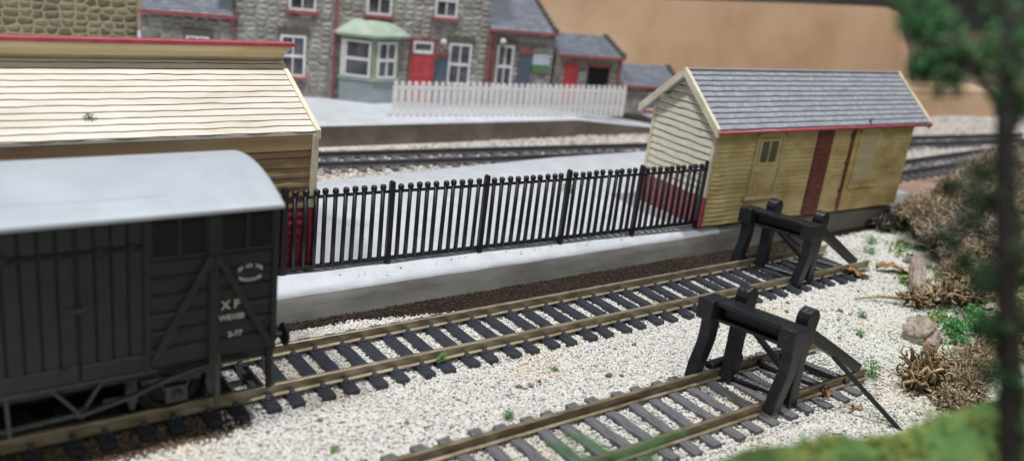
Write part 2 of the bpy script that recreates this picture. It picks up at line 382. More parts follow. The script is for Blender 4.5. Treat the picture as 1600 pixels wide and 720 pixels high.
def scatter_near():
    P = []; S = []; C = []
    tries = 430000
    xs = rng.uniform(-1, 40, tries); ys = rng.uniform(-10.5, 2.6, tries)
    for x, y in zip(xs, ys):
        if not in_view(x, y, 0, 60): continue
        far = x > 24 or y < -9
        d = bank_d(x, y)
        if d > 4.2: continue
        if x > 26 and random.random() < .25: continue
        s = random.uniform(.023, .044) * (1.15 if x > 22 else 1)
        nz = noise.noise(Vector((x * .8, y * .8, 0)))
        z = random.uniform(-.015, .03) + nz * .03
        # sleepers stand proud of the ballast
        intrack = abs(y) < 1.45 and x < 28.4
        in2 = abs(y + 5.2) < 1.45 and x < 20.5
        if intrack: z = random.uniform(-.03, .035)
        if in2: z = random.uniform(-.02, .07)
        t = random.random()
        if y > cess_edge(x) + random.uniform(-.08, .08):
            k = random.uniform(.5, 1.5); c = (.042 * k, .028 * k, .019 * k); s *= .8
        else:
            g = random.uniform(.67, .80)
            c = (g, g * .98, g * .94)
            if t < .05: c = (g * .95, g * .84, g * .72)
            elif t < .09: c = (g * .68, g * .66, g * .63)
            elif t < .094: c = (g * .35, g * .26, g * .20)
            n2 = noise.noise(Vector((x * .35, y * .5, 7)))
            if n2 > .25 and random.random() < .5: c = (c[0], c[1] * .93, c[2] * .82)
            # thin green scatter near the right bank
            if x > 17 and random.random() < max(0, min(.30, (d + 5) * .035)) * (noise.noise(Vector((x * .7, y * .7, 3))) + .35) * 1.6:
                c = (.22, .34, .16)
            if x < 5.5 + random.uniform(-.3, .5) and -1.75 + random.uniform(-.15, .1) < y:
                k = random.uniform(.05, .28); c = (k * .9, k * .66, k * .46)  # chips under the van: brown dirt, with the van's shade painted in
        P.append((x, y, z)); S.append(s); C.append(c)
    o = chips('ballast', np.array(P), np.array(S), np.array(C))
    tag(o, kind='stuff', label='fine cream and white stone ballast around the front tracks', cat='ballast')
    return o
scatter_near()

def scatter_back():
    P = []; S = []; C = []
    for _ in range(90000):
        x = random.uniform(10, 72); y = random.uniform(8, 18.4)
        if x < 37 and y < 11.2: continue
        if x < 32 and y > 17.9: continue
        if not in_view(x, y, 0, 40): continue
        s = random.uniform(.04, .075); g = random.uniform(.60, .85)
        z = random.uniform(-.03, .06) + .12 * max(0, noise.noise(Vector((x * .5, y * .9, 0))))
        c = (g, g * .95, g * .90) if random.random() < .75 else (g * .6, g * .52, g * .47)
        P.append((x, y, z)); S.append(s); C.append(c)
    o = chips('ballast', np.array(P), np.array(S), np.array(C))
    tag(o, kind='stuff', label='pinkish white stone ballast around the rear track', cat='ballast')
scatter_back()

# ------------------------------------------------------------------ tracks
def rail_profile(mb, y, x0, x1, n=1, z=0):
    prof = [(-.11, .15), (.11, .15), (.11, .175), (.022, .20), (.022, .33), (.05, .345), (.05, .395), (.04, .402), (-.04, .402), (-.05, .395), (-.05, .345), (-.022, .33), (-.022, .20), (-.11, .175)]
    mb.prism([(y + p[0], p[1] + z) for p in prof], x0, x1, 'x')
    return mb

def make_track(label, loc, rz, x0, x1, pitch, smat, rmat, gap=1.65, half=1.38, chairs=True, jitter=.02, x1b=None, extra=None, name='railway_track'):
    t = thing(name, label, 'railway track', loc, rz)
    for sgn, xe in ((-1, x1), (1, x1b or x1)):
        mb = MB(); rail_profile(mb, sgn * gap / 2, x0, xe); mb.build('rail', rmat, t)
    # one sleeper with its rail chairs, then copies
    variants = []
    for q in range(4):
        s = MB(); k = 8; w = .15
        pts = []
        for i in range(k + 1):
            yy = -half + 2 * half * i / k
            j = random.uniform(-.012, .012) * (2 if smat == 'sleeper_old' else .6)
            jz = random.uniform(-.008, .008) * (2 if smat == 'sleeper_old' else .5)
            pts.append([(-w + j, yy, -.06), (w + j, yy, -.06), (w * .94 + j, yy, .148 + jz), (-w * .94 + j, yy, .148 + jz)])
        vs = [p for r_ in pts for p in r_]; fs = [(0, 1, 2, 3), (k * 4 + 3, k * 4 + 2, k * 4 + 1, k * 4)]
        for i in range(k):
            for e in range(4): fs.append((i * 4 + e, i * 4 + (e + 1) % 4, (i + 1) * 4 + (e + 1) % 4, (i + 1) * 4 + e))
        s.add(vs, fs)
        if chairs:
            for sg in (-1, 1):
                for side in (-1, 1):
                    yc = sg * gap / 2 + side * .14
                    s.box(-.085, .085, yc - .075, yc + .075, .14, .175)
                    s.prism([(yc - side * .05, .17), (yc + side * .05, .17), (yc - side * .02, .245), (yc - side * .06, .245)], -.05, .05, 'x')
                    s.box(-.11, .11, sg * gap / 2 + side * .30 - .03, sg * gap / 2 + side * .30 + .03, .145, .165)
        variants.append(s.build('sleeper', smat, t, bevel=.012))
    n = int((x1 - x0) / pitch); i = 0
    for k in range(n):
        x = x0 + pitch * (k + .5) + (.035 if k % 2 else -.035) * (1 if chairs else .4)
        v = variants[k % 4]
        o = v if k < 4 else copy_child(v, t)
        o.location = (x, random.uniform(-jitter, jitter), 0); o.rotation_euler = (0, 0, random.uniform(-.012, .012) * (3 if not chairs else 1))
    return t

make_track('siding track with blue-black sleepers and brassy rails running under the grey van', (0, 0, 0), 0, -2, 28.35, .62, 'sleeper', 'rail', x1b=28.2)
t2 = make_track('nearest siding track with weathered grey sleepers and dull tarnished rails', (0, -5.18, 0), 0, 3.5, 20.3, .65, 'sleeper_old', 'rail_old', chairs=False, half=1.36, jitter=.05, x1b=20.6)
make_track('rear track with dark rails below the platform wall in front of the stone houses', (11, 16.0, 0), R(-4.9), 0, 56, .72, 'sleeper_old', 'railgrey', chairs=False, gap=1.45, half=1.25)
make_track('dark track in pale ballast behind the right end of the yellow hut', (39, 7.7, 0), R(3.4), 0, 26, .85, 'sleeper_old', 'railgrey', chairs=False, gap=1.45, half=1.2)

# ------------------------------------------------------------------ front platform
def platform():
    x0, x1, n = -6.0, 37.2, 140
    prof = [(2.48, -.05), (2.54, .40), (2.56, .68), (2.60, .76), (2.72, .84), (2.92, .93), (3.1, .985), (3.6, .995), (6, 1.0), (9, 1.0), (11.6, 1.0), (11.75, .9), (11.8, -.05)]
    mb = MB(); vs = []; m = len(prof)
    for i in range(n + 1):
        x = x0 + (x1 - x0) * i / n
        for k, (y, z) in enumerate(prof):
            jy = noise.noise(Vector((x * .6, k * 2., 0))) * (.05 if 0 < k < 7 else .01)
            jz = noise.noise(Vector((x * .9, k * 1.3, 5))) * (.035 if 1 < k < 7 else 0)
            yy = y + jy
            if k > 8: yy = y - 1.0 + max(0, min(1, (x - 12) / 12)) * 1.0
            vs.append((x, yy, z + jz))
    fs = []
    for i in range(n):
        for k in range(m - 1): fs.append((i * m + k, i * m + k + 1, (i + 1) * m + k + 1, (i + 1) * m + k))
    fs += [tuple(range(m)), tuple(range(n * m, n * m + m))]
    mb.add(vs, fs)
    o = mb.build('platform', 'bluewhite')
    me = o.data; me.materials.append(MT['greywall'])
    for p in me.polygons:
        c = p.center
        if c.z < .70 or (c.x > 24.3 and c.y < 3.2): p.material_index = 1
        p.use_smooth = len(p.vertices) == 4
    tag(o, kind='structure')
platform()

# ------------------------------------------------------------------ black picket fence
def black_fence():
    ang = -2.05; L0 = 5.45
    O = (L0, 3.2 + .0358 * (11.32 - L0), .985)
    t = thing('picket_fence', 'black plastic picket fence with ball finials along the front platform edge', 'fence', O, R(ang))
    P = 2.955; spans = 6; end = P * spans
    MB().tube([(0, 0, 2.03), (end * .3, .012, 2.04), (end * .6, 0, 2.03), (end + .03, 0, 2.03)], .043, 6).build('top_rail', 'fenceblack', t)
    MB().box(0, end + .03, -.045, .045, .10, .20).build('bottom_rail', 'fenceblack', t, bevel=.012)
    post = MB().box(-.072, .072, -.072, .072, -.03, 2.24); post.prism([(-.072, 2.24), (.072, 2.24), (.065, 2.31), (0, 2.345), (-.065, 2.31)], -.068, .068, 'y')
    po = post.build('post', 'fenceblack', t, bevel=.015)
    pk = MB().tube([(0, 0, .14), (0, 0, 1.0), (0, 0, 2.08)], [.066, .063, .060], 7)
    pk.lathe((0, 0, 2.06), [(0, .05), (.03, .062), (.06, .082), (.13, .085), (.17, .066), (.19, .03)], 9, 'z')
    pi_ = pk.build('picket', 'fenceblack', t, smooth=True)
    first = True; fp = True
    for i in range(spans + 1):
        o = po if fp else copy_child(po, t); fp = False
        o.location = (i * P, 0, 0); o.rotation_euler = (0, R(random.uniform(-.5, .5)), 0)
        if i < spans:
            for k in range(1, 11):
                o = pi_ if first else copy_child(pi_, t); first = False
                o.location = (i * P + P * k / 11 + random.uniform(-.012, .012), random.uniform(-.008, .008), random.uniform(-.015, .015))
                o.rotation_euler = (R(random.uniform(-.5, .5)), R(random.uniform(-.7, .7)), random.uniform(0, 3))
black_fence()

# ------------------------------------------------------------------ yellow hut
def gable_wall(x, sgn, D, zb, ze, zr, rows, mat, parent, name='gable_wall'):
    yr = D / 2
    def length(t):
        z = zb + (zr - zb) * t
        if z <= ze: return (0.0, D)
        k = (zr - z) / (zr - ze); return (yr - yr * k, yr + yr * k)
    def P(t, s, o): return (x + sgn * o, s, zb + (zr - zb) * t)
    mb = lapped(length, rows, P, .05, 14, .006)
    return mb

def hut():
    t = thing('platform_hut', 'small cream and yellow clapboard hut with grey slate roof beside the black fence', 'hut', (23.23, 2.68, 1.0), R(-2.0))
    L, D = 11.3, 3.05; zb, ze, zr = .0, 3.72, 5.02
    sl = (zr - ze) / (D / 2)
    # front wall
    w = lapped(lambda q: (0, L), 23, lambda q, s, o: (s, -o, zb + (ze + .02 - zb) * q), .032, 60, .004, .09)
    w.box(.01, L - .01, .005, D - .005, zb - .03, ze - .1)
    fw = w.build('front_wall', 'grimy', t)
    bw = lapped(lambda q: (0, L), 20, lambda q, s, o: (s, D + o, zb + (ze - zb) * q), .045, 20, .004).build('back_wall', 'cream', t)
    g = gable_wall(0, -1, D, zb + 1.05, ze, zr, 16, 'cream', t); g.build('gable_wall', 'cream', t)
    g2 = gable_wall(L, 1, D, zb, ze, zr, 27, 'grimy', t); g2.build('gable_wall', 'grimy', t)
    b = MB().box(-.045, .02, 0, D, 0, 1.05); b.build('brick_base', 'brick_y', t)
    # corner posts
    for x, y, nm in ((0, 0, 1), (0, D, 1), (L, 0, 1), (L, D, 1)):
        zb0 = 1.05 if x == 0 else 0
        MB().box(x - .075, x + .06, y - .06, y + .075, zb0, ze + .06).build('corner_post', 'cream_trim' if x == 0 else 'grimy', t, bevel=.015)
    for y in (0, D):
        MB().box(-.08, .055, y - .062, y + .07, 0, 1.05).build('corner_base', 'red', t, bevel=.01)
    # roof slopes with lapped slate courses
    x0, x1 = -.40, L + .52; ov = .38
    for sgn in (-1, 1):
        def P(q, s, o, sgn=sgn):
            d = (D / 2 + ov) * (1 - q)
            return (s, D / 2 + sgn * d - 0 * o, zr + .10 - sl * d + o)
        mb = lapped(lambda q: (x0 + .08, x1 - .08), 11, P, .035, 60, .005, .06); mb.seam = 'seam_grey'
        d = D / 2 + ov
        mb.hexa([(x0 + .06, D / 2, zr - .02), (x1 - .06, D / 2, zr - .02), (x1 - .06, D / 2 + sgn * d, zr - .02 - sl * d), (x0 + .06, D / 2 + sgn * d, zr - .02 - sl * d),
                 (x0 + .06, D / 2, zr + .095), (x1 - .06, D / 2, zr + .095), (x1 - .06, D / 2 + sgn * d, zr + .095 - sl * d), (x0 + .06, D / 2 + sgn * d, zr + .095 - sl * d)])
        ro = mb.build('roof', 'slate', t)
    MB().beam((x0, D / 2, zr + .15), (x1, D / 2, zr + .15), .12, .06).build('ridge', simple('ridge_grey', (.30, .32, .38), 3, .6), t, bevel=.02)
    # barge boards
    for xx in (x0, x1):
        mb = MB(); d = D / 2 + ov + .05
        for sgn in (-1, 1):
            k = 6
            for i in range(k):
                a = i / k * d; b_ = (i + 1) / k * d; j = random.uniform(-.01, .01)
                mb.hexa([(xx - .07, D / 2 + sgn * a, zr - .09 - sl * a), (xx + .07, D / 2 + sgn * a, zr - .09 - sl * a), (xx + .07, D / 2 + sgn * b_, zr - .09 - sl * b_), (xx - .07, D / 2 + sgn * b_, zr - .09 - sl * b_),
                         (xx - .07, D / 2 + sgn * a, zr + .20 - sl * a), (xx + .07, D / 2 + sgn * a, zr + .20 - sl * a), (xx + .07, D / 2 + sgn * b_, zr + .20 - sl * b_), (xx - .07, D / 2 + sgn * b_, zr + .20 - sl * b_)])
        mb.build('barge_board', 'cream_trim', t)
    # purlin ends
    for yy in (.55, D - .55):
        MB().box(x0 + .04, .0, yy - .06, yy + .06, ze + .25, ze + .40).build('purlin_end', 'cream_trim', t, bevel=.01)
    # gutters
    for sgn, yy in ((-1, -ov), (1, D + ov)):
        zz = zr + .02 - sl * (D / 2 + ov)
        MB().tube([(x0 + .02, yy + sgn * .05, zz), (L * .5, yy + sgn * .05, zz + .008), (x1 + .08, yy + sgn * .05, zz)], .06, 8).build('gutter', 'red', t, smooth=True)
    # door with a small two-light window
    d = MB().box(2.10, 3.38, -.075, .0, .94, 3.16).build('door', 'grimy', t, bevel=.01)
    MB().box(2.26, 3.24, -.10, -.07, 1.06, 1.92).build('panel', 'grimy', d, bevel=.02)
    f = MB()
    for a in ((2.0, 2.12, .88, 3.28), (3.36, 3.5, .88, 3.28), (2.0, 3.5, 3.14, 3.28)): f.box(a[0], a[1], -.12, .0, a[2], a[3])
    f.build('door_frame', 'tan_paint', t, bevel=.01)
    MB().box(1.86, 3.62, -.20, .0, .84, .945).build('door_step', 'tan_paint', t, bevel=.01)
    wf = MB()
    for a in ((2.18, 2.28, 2.10, 3.05), (3.12, 3.22, 2.10, 3.05), (2.28, 3.12, 2.96, 3.05), (2.28, 3.12, 2.10, 2.2), (2.66, 2.73, 2.2, 2.96)): wf.box(a[0], a[1], -.125, -.06, a[2], a[3])
    wo = wf.build('window', 'grimy', d); MB().box(2.27, 3.13, -.09, -.078, 2.19, 2.97).build('pane', 'hutglass', wo)
    # brick chimney breast
    MB().box(5.35, 6.22, -.10, .0, .02, 3.70).build('chimney_breast', 'brick', t)
    # drain pipe with hopper
    p = MB().tube([(7.9, -.36, 3.66), (7.85, -.25, 3.52), (7.55, -.13, 3.36), (7.43, -.11, 3.15), (7.42, -.11, 1.5), (7.42, -.11, .06)], .055, 8)
    for z in (.8, 1.9, 2.95): p.box(7.34, 7.50, -.13, 0, z, z + .07)
    p.build('drain_pipe', 'brick', t)
    MB().box(7.76, 8.0, -.24, -.02, 3.30, 3.48).build('hopper', 'brownboard', t, bevel=.02)
    # boarded window
    bp = MB().box(7.98, 9.12, -.08, 0, 1.05, 3.16)  .build('boarded_window', 'tan_paint', t, bevel=.015)
    fr = MB()
    for a in ((7.88, 8.0, 1.0, 3.26), (9.10, 9.22, 1.0, 3.26), (7.88, 9.22, 3.15, 3.27)): fr.box(a[0], a[1], -.11, 0, a[2], a[3])
    fr.build('frame', 'grimy', bp); MB().box(7.74, 9.38, -.2, 0, .93, 1.04).build('sill', 'grimy', bp, bevel=.01)
hut()

# ------------------------------------------------------------------ goods shed on the left
def shed():
    t = thing('platform_shed', 'large cream plank roofed shed with raised red capped ridge behind the grey van', 'shed', (9.2, 3.48, 1.0), 0)
    x0 = -11.0; ze, y1, z1 = 3.66, 2.5, 4.97
    w = MB(); w.box(x0, -.02, .02, 5.0, -.02, 3.4); w.build('core_wall', 'brownboard', t)
    lapped(lambda q: (x0, -.02), 6, lambda q, s, o: (s, -o, 1.72 + 1.58 * q), .045, 50, .008, .08).build('front_wall', 'brownboard', t)
    lapped(lambda q: (x0, .0), 7, lambda q, s, o: (s, -o, 0 + 1.72 * q), .05, 50, .008, .08).build('lower_boards', 'maroon', t)
    MB().box(x0, .02, -.09, .0, 3.22, 3.66).build('fascia', 'fascia', t, bevel=.015)
    MB().box(-.10, .07, -.13, .04, 1.72, 3.62).build('corner_post', 'cream_trim', t, bevel=.015)
    MB().box(-.10, .07, -.13, .04, 0, 1.72).build('corner_base', 'maroon', t, bevel=.01)
    # end gable
    MB().prism([(.0, 0), (5.0, 0), (5.0, 3.6), (2.5, 4.75), (0, 3.6)], -.05, -.0, 'x').build('gable_wall', 'cream', t)
    ov = .12; sl = (z1 - ze) / (y1 + ov)
    for sgn in (-1, 1):
        def P(q, s, o, sgn=sgn):
            y = -ov + (y1 + ov) * q
            return (s, y if sgn < 0 else 5.0 - y, ze + .03 + (z1 - ze) * q + o)
        mb = lapped(lambda q: (x0, -.0), 13, P, .022, 110, .0045, .085); mb.seam = 'seam_roof'
        ya, yb = (-ov, y1) if sgn < 0 else (5 + ov, 5 - y1)
        mb.hexa([(x0, ya, ze - .05), (-.0, ya, ze - .05), (-.0, yb, z1 - .05), (x0, yb, z1 - .05), (x0, ya, ze + .028), (-.0, ya, ze + .028), (-.0, yb, z1 + .028), (x0, yb, z1 + .028)])
        mb.build('roof', 'roof_cream', t)
        mb = MB(); k = 8
        for i in range(k):
            a, b = i / k, (i + 1) / k
            ya, yb = -ov - .04 + (y1 + ov + .04) * a, -ov - .04 + (y1 + ov + .04) * b
            za, zb_ = ze - .01 + (z1 - ze) * a, ze - .01 + (z1 - ze) * b
            if sgn > 0: ya, yb = 5 - ya, 5 - yb
            mb.hexa([(-.02, ya, za - .14), (.10, ya, za - .14), (.10, yb, zb_ - .14), (-.02, yb, zb_ - .14), (-.02, ya, za + .09), (.10, ya, za + .09), (.10, yb, zb_ + .09), (-.02, yb, zb_ + .09)])
        mb.build('verge_board', 'cream_trim', t)
    # raised ridge: wall, cornice flaring out to the front, red cap
    yc = 2.40
    rv = MB()
    prof = [(yc + .05, 4.75), (yc + .03, 4.98), (yc - .02, 5.04), (yc - .16, 5.10), (yc - .20, 5.22), (yc - .30, 5.27), (yc - .34, 5.37), (yc - .34, 5.41), (2.5, 5.41), (2.5, 4.75)]
    ends = [.02, .04, .08, .10, .12, .18, .24, .24, .24, .02]
    vs = []; k = 40
    for i in range(k + 1):
        u = i / k
        for (y, z), e in zip(prof, ends):
            x = x0 + (e - .05 - x0) * u
            j = noise.noise(Vector((x * .8, z * 3, 0))) * .015
            vs.append((x, y + j, z))
    m = len(prof); fs = [tuple(range(m)), tuple(range(k * m, k * m + m))]
    for i in range(k):
        for q in range(m): fs.append((i * m + q, i * m + (q + 1) % m, (i + 1) * m + (q + 1) % m, (i + 1) * m + q))
    rv.add(vs, fs); rv.build('raised_ridge', 'tan_paint', t)
    cp = MB(); vs = []; k = 60
    for i in range(k + 1):
        x = x0 + (.30 - x0) * i / k; j = noise.noise(Vector((x * .9, 0, 0))) * .02
        vs += [(x, 1.99 + j, 5.41), (x, 2.55, 5.41), (x, 2.55, 5.46), (x, 1.99 + j, 5.49)]
    fs = [(0, 1, 2, 3), (k * 4, k * 4 + 1, k * 4 + 2, k * 4 + 3)]
    for i in range(k):
        for q in range(4): fs.append((i * 4 + q, i * 4 + (q + 1) % 4, (i + 1) * 4 + (q + 1) % 4, (i + 1) * 4 + q))
    cp.add(vs, fs); cp.build('ridge_cap', 'red', t)
shed()

# ------------------------------------------------------------------ goods van
def text_mesh(name, s, size, mat, parent, loc, rot=(PI / 2, 0, 0), depth=.004, sx=1):
    cu = bpy.data.curves.new('t', 'FONT'); cu.body = s; cu.size = size; cu.extrude = depth; cu.align_x = 'CENTER'; cu.offset = .004
    o = bpy.data.objects.new('t', cu); col.objects.link(o)
    me = bpy.data.meshes.new_from_object(o.evaluated_get(bpy.context.evaluated_depsgraph_get()))
    bpy.data.objects.remove(o)
    me.name = name; me.materials.clear(); me.materials.append(MT[mat] if isinstance(mat, str) else mat)
    r = bpy.data.objects.new(name, me); col.objects.link(r); r.parent = parent; r.location = loc; r.rotation_euler = rot; r.scale = (sx, 1, 1)
    return r

def van():
    t = thing('goods_van', 'dark grey green goods van with pale grey arched roof on the front siding', 'railway wagon', (0, 0, .4), 0)
    xR, xL, yf = 6.2, -1.6, 1.62; zb, zt = 1.32, 4.26    # local z (rail top = 0)
    # body core with end arch
    def arch(y): return zt + .42 * (1 - (y / 1.78) ** 2) if abs(y) < 1.78 else zt
    pts = [(-yf, zb), (yf, zb)] + [(yf * math.cos(PI * i / 12) if False else yf - 2 * yf * i / 12, arch(yf - 2 * yf * i / 12) - .05) for i in range(13)]
    body = MB().prism(pts, xL, xR, 'x').build('body', 'van', t)
    # roof
    k = 20; th = .07; vs = []; xs = [xL - .1, xL, 0, 2, 4, xR - .05, xR + .06, xR + .09]
    fs = []
    for i, x in enumerate(xs):
        e = .0 if 0 < i < len(xs) - 1 else -.025
        for j in range(k + 1):
            y = -1.80 + 3.6 * j / k; vs.append((x, y, arch(y) + .04 + e * .8))
        for j in range(k + 1):
            y = 1.80 - 3.6 * j / k; vs.append((x, y, arch(y) - .045))
    m = 2 * (k + 1)
    for i in range(len(xs) - 1):
        for j in range(m): fs.append((i * m + j, i * m + (j + 1) % m, (i + 1) * m + (j + 1) % m, (i + 1) * m + j))
    fs += [tuple(range(m)), tuple(range((len(xs) - 1) * m, len(xs) * m))]
    r = MB(); r.add(vs, fs); ro = r.build('roof', 'vanroof', t, bevel=.02, smooth=True)
    MB().tube([(1.2, -1.28, arch(-1.28) + .035), (3.1, -1.33, arch(-1.33) + .035), (4.3, -1.33, arch(-1.33) + .033)], .016, 5).build('rain_strip', 'vanroof', ro)
    for side in (-1, 1):
        y = side * yf
        def bx(mb, x0, x1, z0, z1, o): return mb.box(x0, x1, min(y, y + side * o), max(y, y + side * o), z0, z1)
        # horizontal planks on the end panels
        for (a, b) in ((3.86, 6.16), (xL + .04, .72)):
            n = 6
            mb = MB()
            for i in range(n):
                z0 = zb + .06 + i * .342
                def hx(z0=z0, a=a, b=b):
                    ps = [(y, z0), (y + side * .045, z0 + .03), (y + side * .05, z0 + .27), (y + side * .01, z0 + .325), (y, z0 + .325)]
                    mb.prism(ps, a, b, 'x')
                hx()
            mb.build('side_planks', 'van', t)
            # louvred ventilators
            c = (a + b) / 2
            for (p, q) in ((a + .05, c - .12), (c + .12, b - .05)):
                lv = MB(); bx(lv, p, q, 3.50, 4.22, .012); lo = lv.build('ventilator', 'vandark', t)
                sl = MB()
                for i in range(8):
                    z0 = 3.52 + i * .087
                    sl.prism([(y + side * .012, z0 + .06), (y + side * .055, z0), (y + side * .055, z0 + .02), (y + side * .02, z0 + .07)], p + .03, q - .03, 'x')
                sl.build('louvre_slats', 'vandark', lo)
                fr = MB()
                bx(fr, p - .04, p + .03, 3.46, 4.24, .075); bx(fr, q - .03, q + .04, 3.46, 4.24, .075); bx(fr, (p + q) / 2 - .03, (p + q) / 2 + .03, 3.46, 4.24, .08)
                bx(fr, p - .04, q + .04, 3.42, 3.50, .07)
                fr.build('frame', 'van', lo)
            fr = MB(); bx(fr, c - .09, c + .09, zb - .1, 4.24, .10)
            for z in (1.5, 2.0, 2.6, 3.1, 3.45): fr.ball((c, y + side * .10, z), .022, 6, 4)
            fr.build('upright', 'van', t)
            for s2 in (-1, 1):
                xe = c + s2 * 1.10
                d = MB().beam((c + s2 * .05, y + side * .085, 3.40), (xe, y + side * .085, zb + .10), .13, .09, up=(0, 1, 0)).build('diagonal_brace', 'van', t)
            for xx in (a - .03, b):
                e = MB(); bx(e, xx - .045, xx + .06, zb - .02, 4.24, .09)
                for z in (1.45, 2.1, 2.8, 3.6): e.ball((xx, y + side * .09, z), .022, 6, 4)
                e.build('corner_angle', 'van', t)
        # sliding doors of vertical planks
        for (a, b) in ((.80, 2.70), (2.74, 3.80)):
            dm = MB(); n = max(4, round((b - a) / .265)); w = (b - a) / n
            for i in range(n):
                x0 = a + i * w
                dm.prism([(x0 + .014, y), (x0 + .014, y + side * .05), (x0 + .03, y + side * .065), (x0 + w - .03, y + side * .065), (x0 + w - .014, y + side * .05), (x0 + w - .014, y)], zb + .34, 3.66, 'z')
                dm.prism([(x0 + .014, y), (x0 + .014, y + side * .05), (x0 + .03, y + side * .065), (x0 + w - .03, y + side * .065), (x0 + w - .014, y + side * .05), (x0 + w - .014, y)], 3.76, 4.2, 'z')
            d = dm.build('door', 'van', t)
            mb = MB(); bx(mb, a, b, zb + .02, zb + .32, .08); mb.build('kick_board', 'van', d, bevel=.015)
            mb = MB(); bx(mb, a, b, 3.655, 3.72, .05)
            for i in (0, 1): bx(mb, a + .3 + i * .5, a + .42 + i * .5, 3.60, 3.78, .085)
            mb.build('door_rail', 'vandark', d)
        h = MB().tube([(2.58, y + side * .06, 2.72), (2.62, y + side * .14, 2.70), (2.80, y + side * .14, 2.70), (2.86, y + side * .06, 2.72)], .022, 6).build('door_handle', 'van', t)
        # solebar and underframe
        MB().box(xL, xR - .02, min(y * .9, y * .84), max(y * .9, y * .84), zb - .28, zb).build('solebar', 'van', t)
        MB().box(xL, 4.0, min(y * 1.0, y * .96), max(y * 1.0, y * .96), zb - .10, zb - .04).build('step_rail', 'vanrod', t)
        yb = side * 1.50
        # V hanger and brake lever
        v = MB(); v.beam((2.25, yb, zb - .10), (2.72, yb, .60), .05, .09, up=(0, 1, 0)); v.beam((3.12, yb, zb - .10), (2.74, yb, .60), .05, .07, up=(0, 1, 0))
        v.lathe((2.73, yb - .05, .62), [(0, .09), (.1, .09)], 10, 'y'); v.build('brake_hanger', 'vanrod', t)
        lv = MB()
        P = [(2.72, .62), (3.6, .80), (4.25, 1.02), (4.75, 1.13), (5.15, 1.15), (5.75, 1.14)]
        for a, b in zip(P, P[1:]): lv.beam((a[0], yb - side * -.07, a[1]), (b[0], yb - side * -.07, b[1]), .06, .10, up=(0, 1, 0))
        lv.build('brake_lever', 'vanrod', t)
        MB().box(5.06, 5.16, min(yb + side * .1, yb + side * .15), max(yb + side * .1, yb + side * .15), .28, 1.42).build('lever_guard', 'vanrod', t)
        r2 = MB().tube([(2.7, yb, .60), (1.55, yb, .55), (.2, yb, .5), (-1.0, yb, .5)], .045, 6).build('tie_rod', 'vanrod', t)
        MB().beam((1.58, yb + side * .02, zb), (1.60, yb + side * .02, .42), .06, .10, up=(0, 1, 0)).build('rod_hanger', 'vanrod', t)
        for cx in (4.42, .2):
            g = MB()
            yg = side * 1.30
            g.beam((cx - .42, yg, zb - .15), (cx - .10, yg, .42), .05, .09, up=(0, 1, 0)); g.beam((cx + .42, yg, zb - .15), (cx + .10, yg, .42), .05, .09, up=(0, 1, 0))
            g.box(cx - .2, cx + .2, yg - .12, yg + .12, .40, .74); g.box(cx - .62, cx + .62, yg - .05, yg + .05, .86, .94); g.box(cx - .46, cx + .46, yg - .05, yg + .05, .78, .86)
            g.ball((cx, yg + side * .12, .56), .10, 8, 6)
            g.build('axle_guard', 'vanrod', t, bevel=.01)
            for _q in (0,):
              bs = MB().prism([(cx - .78, .25), (cx - .70, .25), (cx - .64, .45), (cx - .64, .85), (cx - .78, .95), (cx - .84, .6)], side * 1.05 - .08, side * 1.05 + .08, 'y')
            b2 = MB().prism([(cx + .78, .25), (cx + .70, .25), (cx + .64, .45), (cx + .64, .85), (cx + .78, .95), (cx + .84, .6)], side * 1.05 - .08, side * 1.05 + .08, 'y')
            bs.beam((cx - .72, side * 1.3, .62), (cx - 1.3, side * 1.42, .72), .05, .07)
            bs.build('brake_shoe', 'vanrod', t); b2.build('brake_shoe', 'vanrod', t)
    for cx in (4.42, .2):
        wm = MB()
        for s in (-1, 1):
            c = s * .83
            prof = [(-.06, .66), (-.04, .66), (-.02, .55), (.08, .54), (.10, .50), (.10, .44), (.03, .42), (.03, .14), (.07, .12), (.07, .03)] if s > 0 else [(.06, .66), (.04, .66), (.02, .55), (-.08, .54), (-.10, .50), (-.10, .44), (-.03, .42), (-.03, .14), (-.07, .12), (-.07, .03)]
            wm.lathe((cx, c, .54), prof, 28, 'y')
        wm.tube([(cx, -1.2, .54), (cx, 1.2, .54)], .07, 8)
        wm.build('wheelset', 'vandark', t, smooth=False)
    # end details: headstock, buffers, coupling
    MB().box(xR - .08, xR + .06, -1.52, 1.52, zb - .32, zb - .02).build('headstock', 'van', t, bevel=.01)
    for xx in (-1.1, -.4, .4, 1.1): MB().box(xR, xR + .06, xx - .05, xx + .05, zb, 4.2).build('end_stanchion', 'van', t)
    for yy in (-.88, .88):
        bf = MB().lathe((xR + .05, yy, zb - .17), [(0, .17), (.05, .17), (.06, .12), (.30, .10), (.31, .06), (.44, .06), (.45, .12), (.46, .235), (.49, .25), (.52, .235), (.53, .10)], 18, 'x')
        bf.build('buffer', 'van', t, smooth=False)
    cpl = MB().tube([(xR, 0, .95), (xR + .3, 0, .92), (xR + .32, 0, .55), (xR + .15, 0, .3)], .05, 6); cpl.box(xR - .4, xR + .45, -.16, .16, .62, .68); cpl.box(xR + .38, xR + .45, -.45, .45, .6, .74)
    cpl.build('coupling', 'vandark', t)
    MB().beam((xR + .1, -1.15, zb - .1), (xR + .12, -1.15, .15), .08, .10, up=(1, 0, 0)).build('brake_pipe', 'vandark', t)
    yl = -yf - .062
    text_mesh('lettering', 'X P', .24, 'decal', t, (5.33, yl, 2.30), sx=1.0)
    text_mesh('lettering', 'W0100', .16, 'decal', t, (5.35, yl, 2.07), sx=1.0)
    text_mesh('lettering', '2-77', .15, 'decal', t, (5.42, yl, 1.72), sx=1.0)
    # roundel: two arcs of tiny strokes, as on the van
    dm = MB(); cx, cz = 5.69, 2.98
